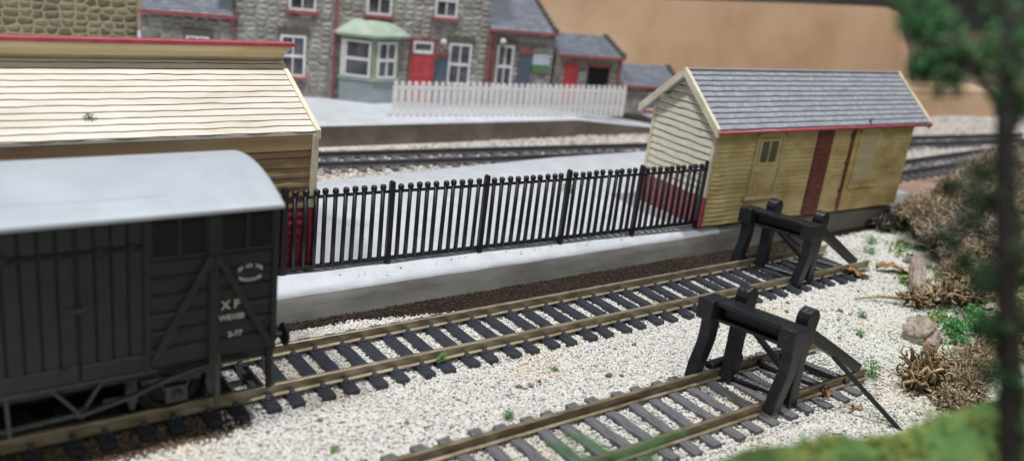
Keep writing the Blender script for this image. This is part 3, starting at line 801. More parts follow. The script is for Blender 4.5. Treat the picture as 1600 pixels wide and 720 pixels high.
    for i in range(12):
        a = R(30 + 120 * i / 11)
        if i in (4, 8): continue
        px, pz = cx + .25 * math.cos(a), cz + .14 * math.sin(a)
        dm.box(px - .012, px + .012, yl - .004, yl, pz - .04, pz + .04)
        if i % 2: dm.box(px - .02, px + .01, yl - .004, yl, pz + .015, pz + .035)
    for i in range(10):
        a = R(215 + 110 * i / 9)
        px, pz = cx + .24 * math.cos(a), cz - .03 + .12 * math.sin(a)
        dm.box(px - .016, px + .013, yl - .004, yl, pz - .028, pz + .032)
    dm.build('roundel_marking', 'decal', t)
van()

# ------------------------------------------------------------------ buffer stops
def buffer_stop(label, loc, rz, rod=False, skew=.24):
    t = thing('buffer_stop', label, 'buffer stop', loc, R(rz), 'black plastic buffer stops at the ends of the sidings')
    def poly(mb, path, w0, w1, b, th):
        """one flat bar following path [(a,z)], width w0->w1, at across position b"""
        path = [Vector(p) for p in path]; fine = []
        n = len(path)
        for i in range(n - 1):
            p0, p1, p2, p3 = path[max(0, i - 1)], path[i], path[i + 1], path[min(n - 1, i + 2)]
            for k in range(4):
                u = k / 4; fine.append(.5 * ((2 * p1) + (p2 - p0) * u + (2 * p0 - 5 * p1 + 4 * p2 - p3) * u * u + (3 * p1 - p0 - 3 * p2 + p3) * u ** 3))
        fine.append(path[-1]); path = fine; n = len(path); L = []; Rr = []
        for i, p in enumerate(path):
            q0 = path[max(0, i - 1)]; q1 = path[min(n - 1, i + 1)]
            dx, dz = q1[0] - q0[0], q1[1] - q0[1]; l = math.hypot(dx, dz); w = (w0 + (w1 - w0) * i / (n - 1)) / 2
            L.append((p[0] - dz / l * w, p[1] + dx / l * w)); Rr.append((p[0] + dz / l * w, p[1] - dx / l * w))
        return mb.prism(L + Rr[::-1], b - th / 2, b + th / 2, 'y')
    bm = MB()
    bm.box(.18, .66, -1.02, 1.02, 2.17, 2.28)          # top flange
    bm.box(.54, .66, -1.0, 1.0, 1.80, 2.16)            # web, set back
    bm.box(.34, .64, -1.0, 1.0, 1.72, 1.80)            # lower flange
    bm.build('cross_beam', 'black', t, bevel=.02)
    for b in (1.0, -1.0):
        MB().box(.02, .62, b - .19, b + .19, 1.78, 2.30).build('buffer_block', 'black', t, bevel=.03)
    for b in (1.0, -1.0):
        mb = poly(MB(), [(.34, 1.90), (.36, 1.6), (.34, 1.2), (.24, .85), (.14, .55), (.10, .22)], .36, .30, b, .26)
        mb.build('front_leg', 'black', t, bevel=.03)
    for b in (.62, -.86):
        mb = MB(); w = .36
        pr = [(.76, .08), (1.14, .08), (1.06, .5), (1.02, 1.2), (1.12, 1.9), (1.20, 2.42), (1.10, 2.58), (.96, 2.64), (.78, 2.56), (.72, 2.4), (.76, 1.2)]
        mb.prism(pr, b - .15, b + .15, 'y'); mb.build('post', 'black', t, bevel=.035)
    for b in (.95,):
        MB().box(.55, 1.75, b - .12, b + .12, .36, .54).build('rail_clamp', 'black', t, bevel=.05)
    for b in (.72, -.86):
        poly(MB(), [(1.1, 1.95), (2.3, 1.28), (3.75, .45)], .30, .26, b, .20).build('rear_brace', 'black', t, bevel=.025)
    for a in (.95, 2.3, 3.2):
        MB().tube([(a, -1.0, .26), (a, 1.0, .26)], .10, 7).build('tie_bar', 'black', t)
    MB().beam((1.1, .6, 1.7), (1.1, -.86, .6), .09, .14, up=(1, 0, 0)).build('cross_brace', 'black', t)
    for o in t.children:
        for v in o.data.vertices: v.co.x -= v.co.y * skew
    if rod:
        p1 = Vector((2.0, -1.02, 1.55)); 
        Mi = Matrix.Rotation(-R(rz), 3, 'Z'); w0 = Mi @ (Vector((18.2, -6.25, 1.30)) - Vector(loc)); w1 = Mi @ (Vector((19.0, -7.92, -.02)) - Vector(loc))
        MB().beam(w0, w1, .11, .10).build('loose_rod', 'black', t, bevel=.02)
    return t
buffer_stop('nearer black buffer stop with a loose rod leaning out, on the weathered track', (16.0, -5.18, 0), 1.5, True)
buffer_stop('farther black buffer stop in front of the yellow hut, on the brassy railed track', (23.62, -.02, -.08), 3, False, .30)

# ------------------------------------------------------------------ back platform, white fence
def back_platform():
    mb = MB(); xs = [-10, 0, 10, 16, 20, 24, 28, 30.5, 33, 36, 40, 44]
    def top(x): return 1.0 if x <= 30.5 else max(.0, 1.0 - (x - 30.5) / 10.0)
    def fy(x): return 18.45 - .035 * (x - 16.3)
    vs = []
    for x in xs:
        vs += [(x, fy(x), -.05), (x, fy(x), top(x) - .08), (x, fy(x) + .08, top(x)), (x, 44, top(x)), (x, 44, -.05)]
    fs = []
    for i in range(len(xs) - 1):
        for k in range(5): fs.append((i * 5 + k, i * 5 + (k + 1) % 5, (i + 1) * 5 + (k + 1) % 5, (i + 1) * 5 + k))
    fs += [(0, 1, 2, 3, 4), tuple((len(xs) - 1) * 5 + k for k in range(5))]
    mb.add(vs, fs); o = mb.build('back_platform', 'bluewhite'); o.data.materials.append(MT['greydark'])
    for p in o.data.polygons:
        if p.center.z < .97 * top(p.center.x) - .02 and p.center.y < 19 and abs(p.normal.y) > .9: p.material_index = 1
    tag(o, kind='structure')
    # lamp-black end of the wall
back_platform()

def white_fence():
    t = thing('white_picket_fence', 'glossy white picket fence along the rear platform in front of the houses', 'fence', (20.33, 19.55, 1.0), R(-6.2))
    L = 13.42; n = 40
    for z in (.42, 1.28): MB().box(0, L, .02, .10, z, z + .16).build('fence_rail', 'whiteplastic', t, bevel=.01)
    mb = MB().prism([(-.125, 0), (.125, 0), (.125, 1.42), (.07, 1.50), (.11, 1.58), (.05, 1.66), (-.05, 1.66), (-.11, 1.58), (-.07, 1.50), (-.125, 1.42)], -.05, .02, 'y')
    p = mb.build('picket', 'whiteplastic', t, bevel=.015)
    for i in range(n):
        o = p if i == 0 else copy_child(p, t)
        o.location = (.11 + (L - .22) * i / (n - 1), 0, 0); o.rotation_euler = (0, R(random.uniform(-.6, .6)), 0)
white_fence()

# ------------------------------------------------------------------ stone houses
HO = (18.66, 23.7, 1.0); HA = R(-16.5)
def hpos(s, n=0, z=0):
    return (HO[0] + s * math.cos(HA) - n * math.sin(HA), HO[1] + s * math.sin(HA) + n * math.cos(HA), z)
def sash(parent, x0, x1, z0, z1, sill=True, lintel=True, cols=2, y=-.02):
    f = MB(); w = .11
    f.box(x0, x0 + w, y - .06, y + .1, z0, z1); f.box(x1 - w, x1, y - .06, y + .1, z0, z1)
    f.box(x0 + w, x1 - w, y - .06, y + .1, z1 - w, z1); f.box(x0 + w, x1 - w, y - .06, y + .1, z0, z0 + w); f.box(x0 + w, x1 - w, y - .08, y + .1, (z0 + z1) / 2 - .06, (z0 + z1) / 2 + .06)
    for i in range(1, cols):
        c = x0 + (x1 - x0) * i / cols; f.box(c - .035, c + .035, y - .055, y + .08, z0 + w, z1 - w)
    wo = f.build('window', 'white', parent)
    MB().box(x0 + .05, x1 - .05, y - .01, y + .02, z0 + .05, z1 - .05).build('pane', 'glass', wo)
    if sill: MB().box(x0 - .12, x1 + .12, y - .20, y + .1, z0 - .16, z0 - .01).build('sill', 'redhouse', wo)
    if lintel: MB().box(x0 - .15, x1 + .15, y - .06, y + .1, z1 + .02, z1 + .30).build('lintel', 'coping', wo)
    return wo

def block_house(name, label, s0, s1, ze, D, slope, cat='house', eave=True, roofmat='slate_house', one_side=False):
    """stone box with a slate roof; local x along the front, y away from the viewer"""
    t = thing(name, label, cat, (hpos(s0)[0], hpos(s0)[1], 1.0), HA)
    L = s1 - s0; zr = ze + D / 2 * slope
    MB().box(0, L, 0, D, -.02, ze).build('front_wall', 'stone', t)
    for x in (0, L):
        MB().prism([(0, -.02), (D, -.02), (D, ze), (D / 2, zr - .02), (0, ze)], x - .02 if x else -.02, x + .02 if x else .02, 'x').build('gable_wall', 'stone_y', t)
    for sgn in (-1, 1):
        def P(q, s, o, sgn=sgn):
            d = (D / 2 + .15) * (1 - q); return (s, D / 2 + sgn * d, zr + .06 - slope * d + o)
        mb = lapped(lambda q: (.05, L - .05), 12, P, .03, 10, .004, .06); mb.seam = 'seam_grey'
        d = D / 2 + .15
        mb.hexa([(.05, D / 2, zr - .08), (L - .05, D / 2, zr - .08), (L - .05, D / 2 + sgn * d, zr - .08 - slope * d), (.05, D / 2 + sgn * d, zr - .08 - slope * d),
                 (.05, D / 2, zr + .055), (L - .05, D / 2, zr + .055), (L - .05, D / 2 + sgn * d, zr + .055 - slope * d), (.05, D / 2 + sgn * d, zr + .055 - slope * d)])
        mb.build('roof', roofmat, t)
    if eave: MB().box(.0, L, -.28, -.10, ze - .14, ze - .0).build('gutter', 'redhouse', t, bevel=.02)
    # stepped dark coping on the right verge
    mb = MB(); k = 9
    for i in range(k):
        a = -.2 + (D / 2 + .2) * i / k; b = a + (D / 2 + .2) / k * .9
        za = ze + slope * max(a, 0)
        mb.box(L - .14, L + .10, a, b, za - .1, za + .26)
    mb.build('verge_coping', 'coping', t)
    return t

def houses():
    # low wing between the tan stone building and the tall house
    t = block_house('stone_wing', 'low stone wing with blue slate roof left of the tall stone house', -8.15, -4.05, 3.62, 6.0, .42)
    sash(t, 1.9, 2.9, 1.15, 2.60); MB().box(-.1, 4.15, -.30, -.12, 3.50, 3.66).build('fascia', 'redhouse', t)
    MB().tube([(4.0, -.12, 3.5), (4.0, -.12, 2.6), (4.0, -.12, .05)], .06, 6).build('drain_pipe', 'redhouse', t)
    # tall house
    s0 = -4.03; L = 8.22 - s0
    t = thing('stone_house', 'tall grey stone station house with green bay window and red front door', 'house', (hpos(s0)[0], hpos(s0)[1], 1.0), HA)
    MB().box(0, L, 0, 6, -.02, 7.4).build('front_wall', 'stone', t)
    MB().box(-.04, .0, .0, 6, -.02, 7.4).build('end_wall', 'stone_y', t); MB().box(L, L + .04, 0, 6, -.02, 7.4).build('end_wall', 'stone_y', t)
    mb = MB().prism([(-.3, 7.3), (6.3, 7.3), (3, 9.6)], -.1, L + .1, 'x').build('roof', 'slate_house', t)
    k = -s0
    sash(t, k - 2.05, k - .85, .98, 2.95); sash(t, k - 1.72, k - .45, 4.12, 5.7)
    sash(t, k + 1.95, k + 3.18, 4.20, 5.9, lintel=False); sash(t, k + 5.35, k + 6.5, 4.34, 6.0)
    sash(t, k + 6.26, k + 7.45, 1.0, 3.12)
    mb = MB().tube([(k + .52, -.12, 7.3), (k + .52, -.12, 3.0), (k + .50, -.12, .02)], .085, 7)
    mb.build('drain_pipe', 'redhouse', t)
    # door and fanlight
    d = MB().box(k + 4.35, k + 5.46, -.06, .02, 0, 2.46); 
    d = d.build('door', 'reddoor', t)
    for i in range(2):
        for (za, zb_) in ((.3, 1.1), (1.3, 2.2)): MB().box(k + 4.47 + i * .52, k + 4.85 + i * .52, -.085, -.055, za, zb_).build('door_panel', 'reddoor', d, bevel=.02)
    f = MB(); f.box(k + 4.40, k + 5.42, -.09, .03, 2.50, 2.64); f.box(k + 4.40, k + 5.42, -.09, .03, 2.98, 3.10); f.box(k + 4.40, k + 4.50, -.09, .03, 2.64, 2.98); f.box(k + 5.32, k + 5.42, -.09, .03, 2.64, 2.98)
    fo = f.build('fanlight', 'white', t); MB().box(k + 4.5, k + 5.32, -.03, -.01, 2.64, 2.98).build('pane', 'glass', fo)
    mb = MB(); mb.box(k + 4.22, k + 4.34, -.1, .02, 0, 3.2); mb.box(k + 5.47, k + 5.57, -.1, .02, 0, 3.2); mb.box(k + 4.22, k + 5.57, -.1, .02, 3.12, 3.24); mb.build('door_frame', 'redhouse', t)
    # bay window
    A = [(k + .78, .0), (k + .80, -.30), (k + 2.32, -.85), (k + 3.62, -.40), (k + 3.75, .0)]
    bay = MB().prism(A, .0, 1.1, 'z').build('bay_window', 'baygrey', t)
    MB().prism([(k + .70, .0), (k + .72, -.36), (k + 2.33, -.94), (k + 3.70, -.46), (k + 3.83, 0)], 1.1, 1.2, 'z').build('bay_sill', 'baygreen', bay)
    MB().prism([(k + .80, .0), (k + .82, -.28), (k + 2.32, -.82), (k + 3.60, -.38), (k + 3.73, 0)], 1.2, 3.3, 'z').build('bay_frame', 'bayframe', bay)
    for (p, q), cols in (((A[1], A[2]), 1), ((A[2], A[3]), 2)):
        p = Vector((p[0], p[1], 0)); q = Vector((q[0], q[1], 0)); u = (q - p); l = u.length; u.normalize()
        f = MB(); w = .12; m = .16; yy = -.02
        a, b = m, l - m
        f.box(a, a + w, yy - .05, .06, 1.24, 3.02); f.box(b - w, b, yy - .05, .06, 1.24, 3.02); f.box(a + w, b - w, yy - .05, .06, 2.91, 3.02); f.box(a + w, b - w, yy - .05, .06, 1.24, 1.36); f.box(a + w, b - w, yy - .07, .06, 2.06, 2.2)
        if cols == 2: f.box((a + b) / 2 - .05, (a + b) / 2 + .05, yy - .05, .05, 1.36, 2.91)
        else: f.box(a - .16, a - .02, yy - .04, .05, 1.24, 3.02)
        wo = f.build('bay_light', 'white', bay); wo.location = (p.x, p.y, 0); wo.rotation_euler = (0, 0, math.atan2(u.y, u.x))
        po = MB().box(a + .04, b - .04, yy - .02, yy + .03, 1.28, 2.98).build('bay_pane', 'glass', bay); po.location = wo.location; po.rotation_euler = wo.rotation_euler
    rb = MB(); B = [(k + .40, .1), (k + .48, -.55), (k + 2.33, -1.20), (k + 4.15, -.35), (k + 4.25, .1)]; Tt = [(k + 1.35, .1), (k + 1.45, -.12), (k + 2.25, -.2), (k + 3.1, -.1), (k + 3.2, .1)]
    rb.add([(x, y, 3.34) for x, y in B] + [(x, y, 3.95) for x, y in Tt] + [(x, y, 3.22) for x, y in B], [(i, i + 1, i + 6, i + 5) for i in range(4)] + [(5, 6, 7, 8, 9), (10, 11, 12, 13, 14)] + [(i, i + 1, i + 11, i + 10) for i in range(4)])
    rb.build('bay_roof', 'baygreen', bay)
    # cottage to the right
    t = block_house('stone_cottage', 'stone cottage with slate roof and sash window right of the tall house', 8.27, 11.95, 4.0, 7.5, .37)
    sash(t, .55, 1.48, 1.0, 3.2)
    MB().tube([(.10, -.14, 3.9), (.12, -.14, 0)], .08, 6).build('drain_pipe', 'redhouse', t)
    MB().tube([(.38, -.14, 3.5), (.38, -.14, 0)], .06, 6).build('waste_pipe', 'redhouse', t)
    # annexe with red door and dark opening
    t = block_house('stone_annexe', 'small stone annexe with red door and dark opening right of the cottage', 12.2, 16.05, 2.98, 5.2, .28)
    MB().box(.5, 1.32, -.05, .02, 0, 2.55).build('door', 'reddoor', t)
    MB().box(1.9, 3.15, -.03, .02, .9, 2.36).build('opening', 'hole', t)
    MB().box(1.8, 3.25, -.06, .02, 2.37, 2.55).build('lintel', 'redhouse', t)
    MB().tube([(3.7, -.12, 2.9), (3.72, -.12, 0)], .07, 6).build('drain_pipe', 'redhouse', t)
    # last outbuilding
    t = block_house('stone_outbuilding', 'lowest stone outbuilding with slate roof at the right end of the row', 16.15, 19.9, 1.56, 3.6, .46)
    sash(t, 1.8, 2.5, .2, 1.2)
    # wall lamps, notice boards and the poster on the walls
    for s, z, lab in ((5.87, 4.15, 'white globe lamp on the tall stone house beside the red front door'), (9.0, 4.40, 'white globe lamp on the cottage above its sash window')):
        l = thing('wall_lamp', lab, 'lamp', hpos(s, 0, z), HA, 'globe lamps on the house walls')
        MB().ball((0, -.28, 0), .17, 14, 10).build('globe', 'globe', l, smooth=True)
        MB().tube([(0, 0, -.18), (0, -.16, -.26), (0, -.28, -.2)], .04, 6).build('bracket', 'hole', l)
    for s, w, z0, h, lab in ((5.60, .62, 1.0, 2.35, 'blue notice board with red heading between the red front door and a window'), (10.05, .68, 1.0, 2.85, 'blue notice board with red heading on the cottage wall right of its window')):
        l = thing('notice_board', lab, 'notice board', hpos(s, 0, z0), HA, 'blue notice boards on the house walls')
        MB().box(0, w, -.10, -.03, 0, h).build('board', 'poster_blue', l)
        MB().box(-.03, w + .03, -.13, -.03, h + .002, h + .26).build('heading', 'redhouse', l)
    l = thing('poster', 'green and pale blue poster on the cottage wall', 'poster', hpos(10.82, 0, 2.9), HA)
    MB().box(0, .95, -.09, -.03, .0, .42).build('lower_half', 'poster_green', l); MB().box(0, .95, -.09, -.03, .422, .95).build('upper_half', 'poster_white', l)
    # separate tan stone building at the far left
    t = thing('tan_stone_building', 'tan cobbled stone building at the far left behind the shed', 'building', (10.0, 27.0, 1.0), R(-3))
    MB().box(-16, .93, 0, 6, -.02, 8.5).build('front_wall', 'stone_tan', t)
    MB().prism([(-.3, 8.48), (6.3, 8.48), (3, 11)], -16.1, 1.0, 'x').build('roof', 'slate_house', t)
houses()

# ------------------------------------------------------------------ cardboard and backdrop
def cardboard():
    t = thing('cardboard_sheet', 'large brown cardboard sheet standing behind the houses and hut', 'cardboard', (30, 34, 0), R(-10))
    top = [(-6, 5.9), (10, 6.05), (18, 6.24), (30, 6.80), (38, 7.12), (41.2, 7.22), (42.4, 7.0), (43.2, 6.1), (44.06, 4.87), (45.6, 2.4), (46.9, .5), (47.1, -.02)]
    pts = [(-6, -.02)] + top
    MB().prism(pts[::-1], 0, .25, 'y').build('sheet', 'card', t)
    MB().box(16, 46, 4, 4.4, 0, .4).build('backing_strip', 'card', t)
    t = thing('cardboard_box', 'low tan cardboard box on the baseboard right of the standing cardboard sheet', 'box', (64.0, 19.0, 0), R(-6))
    MB().box(0, 11, 0, 4, -.05, 2.1).build('box_body', 'card', t, bevel=.1)
cardboard()
m_w = simple('dark_room_wall', [(.3, (.07, .07, .065)), (.7, (.16, .155, .15))], .05, .9, bmp=0)
w = MB().box(-60, 240, 88, 90, -5, 60).build('room_wall', m_w); tag(w, kind='structure')

# ------------------------------------------------------------------ vegetation
def foliage(name, centres, n, size, cols, parent=None, squash=.8, shell=.0, mat='leaf'):
    V = []; T = []; C = []
    for (c, r) in centres:
        for _ in range(n):
            d = Vector((random.gauss(0, 1), random.gauss(0, 1), random.gauss(0, 1))).normalized() * r * (shell + (1 - shell) * random.random() ** .5)
            d.z *= squash; p = Vector(c) + d
            p += Vector((noise.noise(p * 1.7), noise.noise(p * 1.7 + Vector((5, 0, 0))), noise.noise(p * 1.7 + Vector((0, 7, 0))))) * r * .5
            s = size * random.uniform(.5, 1.3)
            a = Vector((random.gauss(0, 1), random.gauss(0, 1), random.gauss(0, 1))).normalized(); b = a.orthogonal().normalized() * s * .55; a = a * s
            k = len(V); V += [p - a * .5 - b * .2, p + b * .5, p + a * .6, p - b * .6]; T += [(k, k + 1, k + 2), (k, k + 2, k + 3)]
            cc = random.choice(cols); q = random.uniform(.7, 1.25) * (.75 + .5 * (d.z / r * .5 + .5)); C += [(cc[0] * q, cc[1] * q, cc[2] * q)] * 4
    return tri_mesh(name, np.array([tuple(v) for v in V]), np.array(T), np.array(C), mat, parent)

def lichen(name, centres, n, cols, step=.10, rad=.022, parent=None, segs=6, up=.25):
    """tangled dry stems: thin bent three-sided twigs growing outward"""
    V = []; T = []; C = []
    for (c, r) in centres:
        for _ in range(n):
            d = Vector((random.gauss(0, 1), random.gauss(0, 1), abs(random.gauss(0, 1)) * .8)).normalized()
            p = Vector(c) + d * r * random.uniform(.25, .80); p.z = max(p.z, .02)
            cc = random.choice(cols); q = random.uniform(.6, 1.2); rr = rad * random.uniform(.6, 1.3)
            dirn = (d + Vector((random.gauss(0, .6), random.gauss(0, .6), random.gauss(0, .5) + up))).normalized()
            k0 = len(V)
            for i in range(segs):
                a = dirn.orthogonal().normalized(); b = dirn.cross(a)
                w = rr * (1 - i / (segs + 2)) * random.uniform(.7, 1.5)
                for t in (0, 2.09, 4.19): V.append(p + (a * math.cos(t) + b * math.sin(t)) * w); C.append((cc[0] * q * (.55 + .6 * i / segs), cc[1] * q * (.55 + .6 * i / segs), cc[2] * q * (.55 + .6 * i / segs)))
                if i < segs - 1:
                    for e in range(3):
                        k = k0 + i * 3; T += [(k + e, k + (e + 1) % 3, k + 3 + (e + 1) % 3), (k + e, k + 3 + (e + 1) % 3, k + 3 + e)]
                p = p + dirn * step * r; dirn = (dirn + Vector((random.gauss(0, .7), random.gauss(0, .7), random.gauss(0, .6)))).normalized()
    return tri_mesh(name, np.array([tuple(v) for v in V]), np.array(T), np.array(C), 'lichen', parent)

TAN = [(.62, .50, .33), (.50, .40, .25), (.74, .63, .44), (.34, .25, .15)]
GRT = [(.46, .41, .34), (.32, .28, .23), (.62, .56, .48)]
GRN = [(.05, .20, .05), (.03, .14, .035), (.09, .28, .07)]
LIME = [(.16, .28, .07), (.11, .24, .06), (.26, .30, .09), (.07, .20, .06)]

# right-hand earth bank
def bank():
    nx, ny = 90, 70; vs = []; 
    for j in range(ny + 1):
        for i in range(nx + 1):
            x = 19 + 41 * i / nx; y = -14 + 19 * j / ny
            d = bank_d(x, y) - 3.4
            k = max(0, d) / 9
            z = 3.2 * (1 - math.exp(-k * 1.4)) * min(1, max(0, (4.9 - y) / 3.0))
            if x > 40: z *= 1
            z += max(0, min(1, d / 2)) * .35 * noise.noise(Vector((x * .5, y * .5, 0))) + max(0, min(1, d)) * .12 * noise.noise(Vector((x * 2, y * 2, 0)))
            vs.append((x, y, z if d > 0 else -.05))
    fs = []
    for j in range(ny):
        for i in range(nx): a = j * (nx + 1) + i; fs.append((a, a + 1, a + nx + 2, a + nx + 1))
    mb = MB(); mb.add(vs, fs)
    m = simple('bank_ground_foam', [(.2, (.10, .075, .04)), (.42, (.22, .17, .09)), (.6, (.14, .20, .06)), (.8, (.34, .30, .16))], .9, .95, bmp=1, bscale=6, bdist=.15)
    o = mb.build('bank', m, smooth=True); tag(o, kind='structure')
bank()
def ground_z(x, y):
    d = bank_d(x, y) - 3.4
    return 3.2 * (1 - math.exp(-max(0, d) / 9 * 1.4)) * min(1, max(0, (4.9 - y) / 3.0)) if d > 0 else 0

# scatter foam over the bank
cs = []
for _ in range(900):
    x = random.uniform(21, 56); y = random.uniform(-12, 4)
    if bank_d(x, y) < .3: continue
    cs.append(((x, y, ground_z(x, y) + .05), random.uniform(.2, .55)))
o = foliage('ground_cover', cs, 60, .16, LIME + LIME + GRN + [(.25, .20, .10), (.34, .27, .16)], squash=.4); tag(o, 'green and brown foam ground cover over the right hand bank', 'ground cover', kind='stuff')

bushes = [
    ('tan springy dried lichen bush at the edge of the ballast beside the hut end', [((34.6, 1.0, .8), .95), ((33.7, .1, 1.0), .95), ((35.4, .3, 1.6), 1.0), ((33.0, -.6, .7), .85), ((34.6, -.6, 1.5), .95)], TAN, 640, .024),
    ('tall straggly brown lichen bush farthest right of the hut', [((38.6, 1.2, 1.3), 1.2), ((40.6, 1.6, 1.9), 1.2), ((39.6, .4, 1.5), 1.3), ((42.0, 1.4, 2.1), 1.2), ((37.2, -.2, 1.5), 1.2)], TAN[:2] + GRT[:1], 420, .028),
    ('grey brown lichen clump between the tan bush and the foreground trunk', [((32.0, -1.5, .9), .9), ((33.4, -1.7, 1.5), 1.0), ((31.2, -2.6, .7), .8), ((34.8, -1.4, 2.0), 1.0), ((33.0, -2.8, 1.3), .9)], GRT + TAN[:1], 560, .022),
    ('low tan lichen clump beside the longer rough stone', [((29.6, -3.6, .6), .8), ((30.6, -3.7, 1.1), .9), ((28.9, -4.4, .5), .6), ((31.6, -4.2, 1.3), .9)], TAN, 520, .022),
]
for lab, cen, cols, n, rad in bushes:
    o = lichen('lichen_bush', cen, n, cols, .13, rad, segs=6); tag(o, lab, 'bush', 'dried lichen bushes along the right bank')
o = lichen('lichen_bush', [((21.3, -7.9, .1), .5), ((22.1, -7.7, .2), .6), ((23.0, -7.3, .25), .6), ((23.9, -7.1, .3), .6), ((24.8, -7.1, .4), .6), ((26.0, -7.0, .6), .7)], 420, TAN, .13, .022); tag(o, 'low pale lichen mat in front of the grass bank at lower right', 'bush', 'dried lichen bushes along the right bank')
o = lichen('lichen_bush', [((33.5, 2.0, .2), .5), ((34.3, 1.9, .35), .55), ((35.2, 2.0, .5), .5)], 260, [(.05, .035, .025), (.10, .08, .06), (.35, .33, .30)], .13, .03); tag(o, 'small dark brown clump under the right end of the platform', 'bush', 'dried lichen bushes along the right bank')

# rocks
def rock(label, loc, sx, sy, sz, rz=0, seed=0, mat='rock'):
    import bmesh
    bm = bmesh.new(); bmesh.ops.create_icosphere(bm, subdivisions=4, radius=1)
    for v in bm.verts:
        n = noise.noise(v.co * 1.3 + Vector((seed, 0, 0))) * .35 + noise.noise(v.co * 3.5 + Vector((seed, 3, 0))) * .14 + noise.noise(v.co * 9 + Vector((seed, 3, 0))) * .05
        v.co *= 1 + n
        v.co.x *= sx; v.co.y *= sy; v.co.z *= sz
    me = bpy.data.meshes.new('rock'); bm.to_mesh(me); bm.free(); me.materials.append(MT[mat] if isinstance(mat, str) else mat)
    o = bpy.data.objects.new('rock', me); col.objects.link(o); o.location = loc; o.rotation_euler = (0, 0, R(rz))
    return tag(o, label, 'rock')
rock('flat topped pinkish tan rock at the edge of the white ballast', (24.6, -5.1, .22), .62, .48, .42, 30, 1)
rock('long rough tan stone running up the ballast edge toward the lichen', (29.0, -2.35, .22), 2.3, .28, .34, 31, 4)
rock('small rusty brown rock beyond the green scatter at right', (27.4, -5.9, .35), .5, .3, .2, 0, 7, simple('rust_rock', (.26, .12, .07), 4, .9, bmp=1, bscale=9, bdist=.05))
rock('small reddish grey rock in front of the green scatter at right', (24.6, -6.3, .12), .34, .24, .2, 10, 9)
rock('grey ballast pebble just left of the tan bush', (30.9, -.9, .1), .25, .2, .16, 10, 12, simple('grey_pebble', (.22, .21, .20), 4, .9, bmp=1, bscale=9, bdist=.05))

# green tufts
def tuft(label, loc, r, n=260, cols=GRN, size=.07, sq=.8):
    o = foliage('green_tuft', [((0, 0, r * .55), r)], n, size, cols, squash=sq); o.location = loc
    return tag(o, label, 'green tuft', 'green foam tufts')
tuft('tiny bright green tuft on the near rail of the van siding', (10.62, -1.02, .2), .14, 160, LIME[:2] + GRN[2:], .05)
tuft('dark green tuft beside the far rail of the weathered track', (10.75, -3.62, .02), .15, 200, GRN, .05)
tuft('taller green tuft just beyond the end of the weathered track', (20.75, -5.95, .0), .27, 420, GRN, .06, 1.2)
tuft('green tuft on the platform deck behind the black fence', (21.1, 7.3, 1.0), .25, 200, GRN, .08, .5)
tuft('small green crumb on the plank roof of the left shed', (4.15, 4.02, 4.90), .15, 260, [(.10, .16, .07), (.16, .22, .10)], .05, .6)
tuft('sparse green crumb in the white ballast between the two sidings', (13.1, -2.25, .02), .09, 90, GRN, .04)
tuft('olive crumb in the ballast left of the sparse green crumb', (12.35, -2.6, .02), .07, 60, [(.12, .10, .05)], .04)
tuft('green crumb in the ballast near the left end of the weathered track', (6.9, -3.15, .02), .10, 90, LIME[:2], .05)
tuft('green tuft in the ballast before the tan bush', (30.2, .25, .02), .24, 160, GRN, .07, .5)
tuft('second green tuft in the ballast nearer the hut end', (31.4, 1.0, .02), .24, 160, GRN, .07, .5)
tuft('pale green tuft in the ballast beyond the nearer buffer stop', (24.2, -3.4, .02), .16, 110, GRN, .06, .5)
tuft('pale green tuft in the ballast right of the track end', (22.9, -4.2, .02), .16, 110, GRN + LIME[:1], .06, .5)
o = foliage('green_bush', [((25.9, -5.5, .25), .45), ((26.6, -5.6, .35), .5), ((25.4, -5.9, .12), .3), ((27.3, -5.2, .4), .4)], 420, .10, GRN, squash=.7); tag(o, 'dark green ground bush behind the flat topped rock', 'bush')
cs = [((random.uniform(22, 26.5), random.uniform(-7.2, -5.6), .03), random.uniform(.1, .3)) for _ in range(40)]
cs = [c for c in cs if bank_d(c[0][0], c[0][1]) > -1.2]
o = foliage('moss', cs, 50, .07, LIME[:2] + [(.35, .42, .25)], squash=.3); tag(o, 'thin lime green scatter on the ballast around the small rocks', 'moss', kind='stuff')

# dried roots and leaves
def twigs(name, label, cat, paths, mat='root', n=6):
    mb = MB()
    for pts, r0, r1 in paths:
        k = len(pts); mb.tube(pts, [r0 + (r1 - r0) * i / (k - 1) for i in range(k)], n)
    o = mb.build(name, mat, smooth=True); return tag(o, label, cat)
def branchy(c, n, L, r, seed, flat=.5, up=.3):
    rs = random.Random(seed); out = []
    for i in range(n):
        a = rs.uniform(0, 2 * PI); p = Vector(c) + Vector((rs.uniform(-.3, .3), rs.uniform(-.2, .2), 0)) * L; pts = [tuple(p)]
        d = Vector((math.cos(a), math.sin(a) * flat, rs.uniform(-.1, up + .3))).normalized()
        for _ in range(5):
            p = p + d * L * rs.uniform(.15, .3); p.z = max(.05, p.z); pts.append(tuple(p)); d = (d + Vector((rs.gauss(0, .45), rs.gauss(0, .45), rs.gauss(0, .4)))).normalized()
        out.append((pts, r * rs.uniform(.7, 1.3), r * .25))
    return out
def root(label, centres, n, paths):
    V0 = lichen('dried_root', centres, n, [(.50, .37, .21), (.36, .25, .13), (.64, .50, .32), (.20, .13, .07)], .30, .06, segs=6, up=-.1)
    for k, (pts, r0, r1) in enumerate(paths):
        mb = MB(); q = len(pts); mb.tube(pts, [r0 + (r1 - r0) * i / (q - 1) for i in range(q)], 6)
        mb.build('branch', 'root', V0, smooth=True)
    return tag(V0, label, 'root')
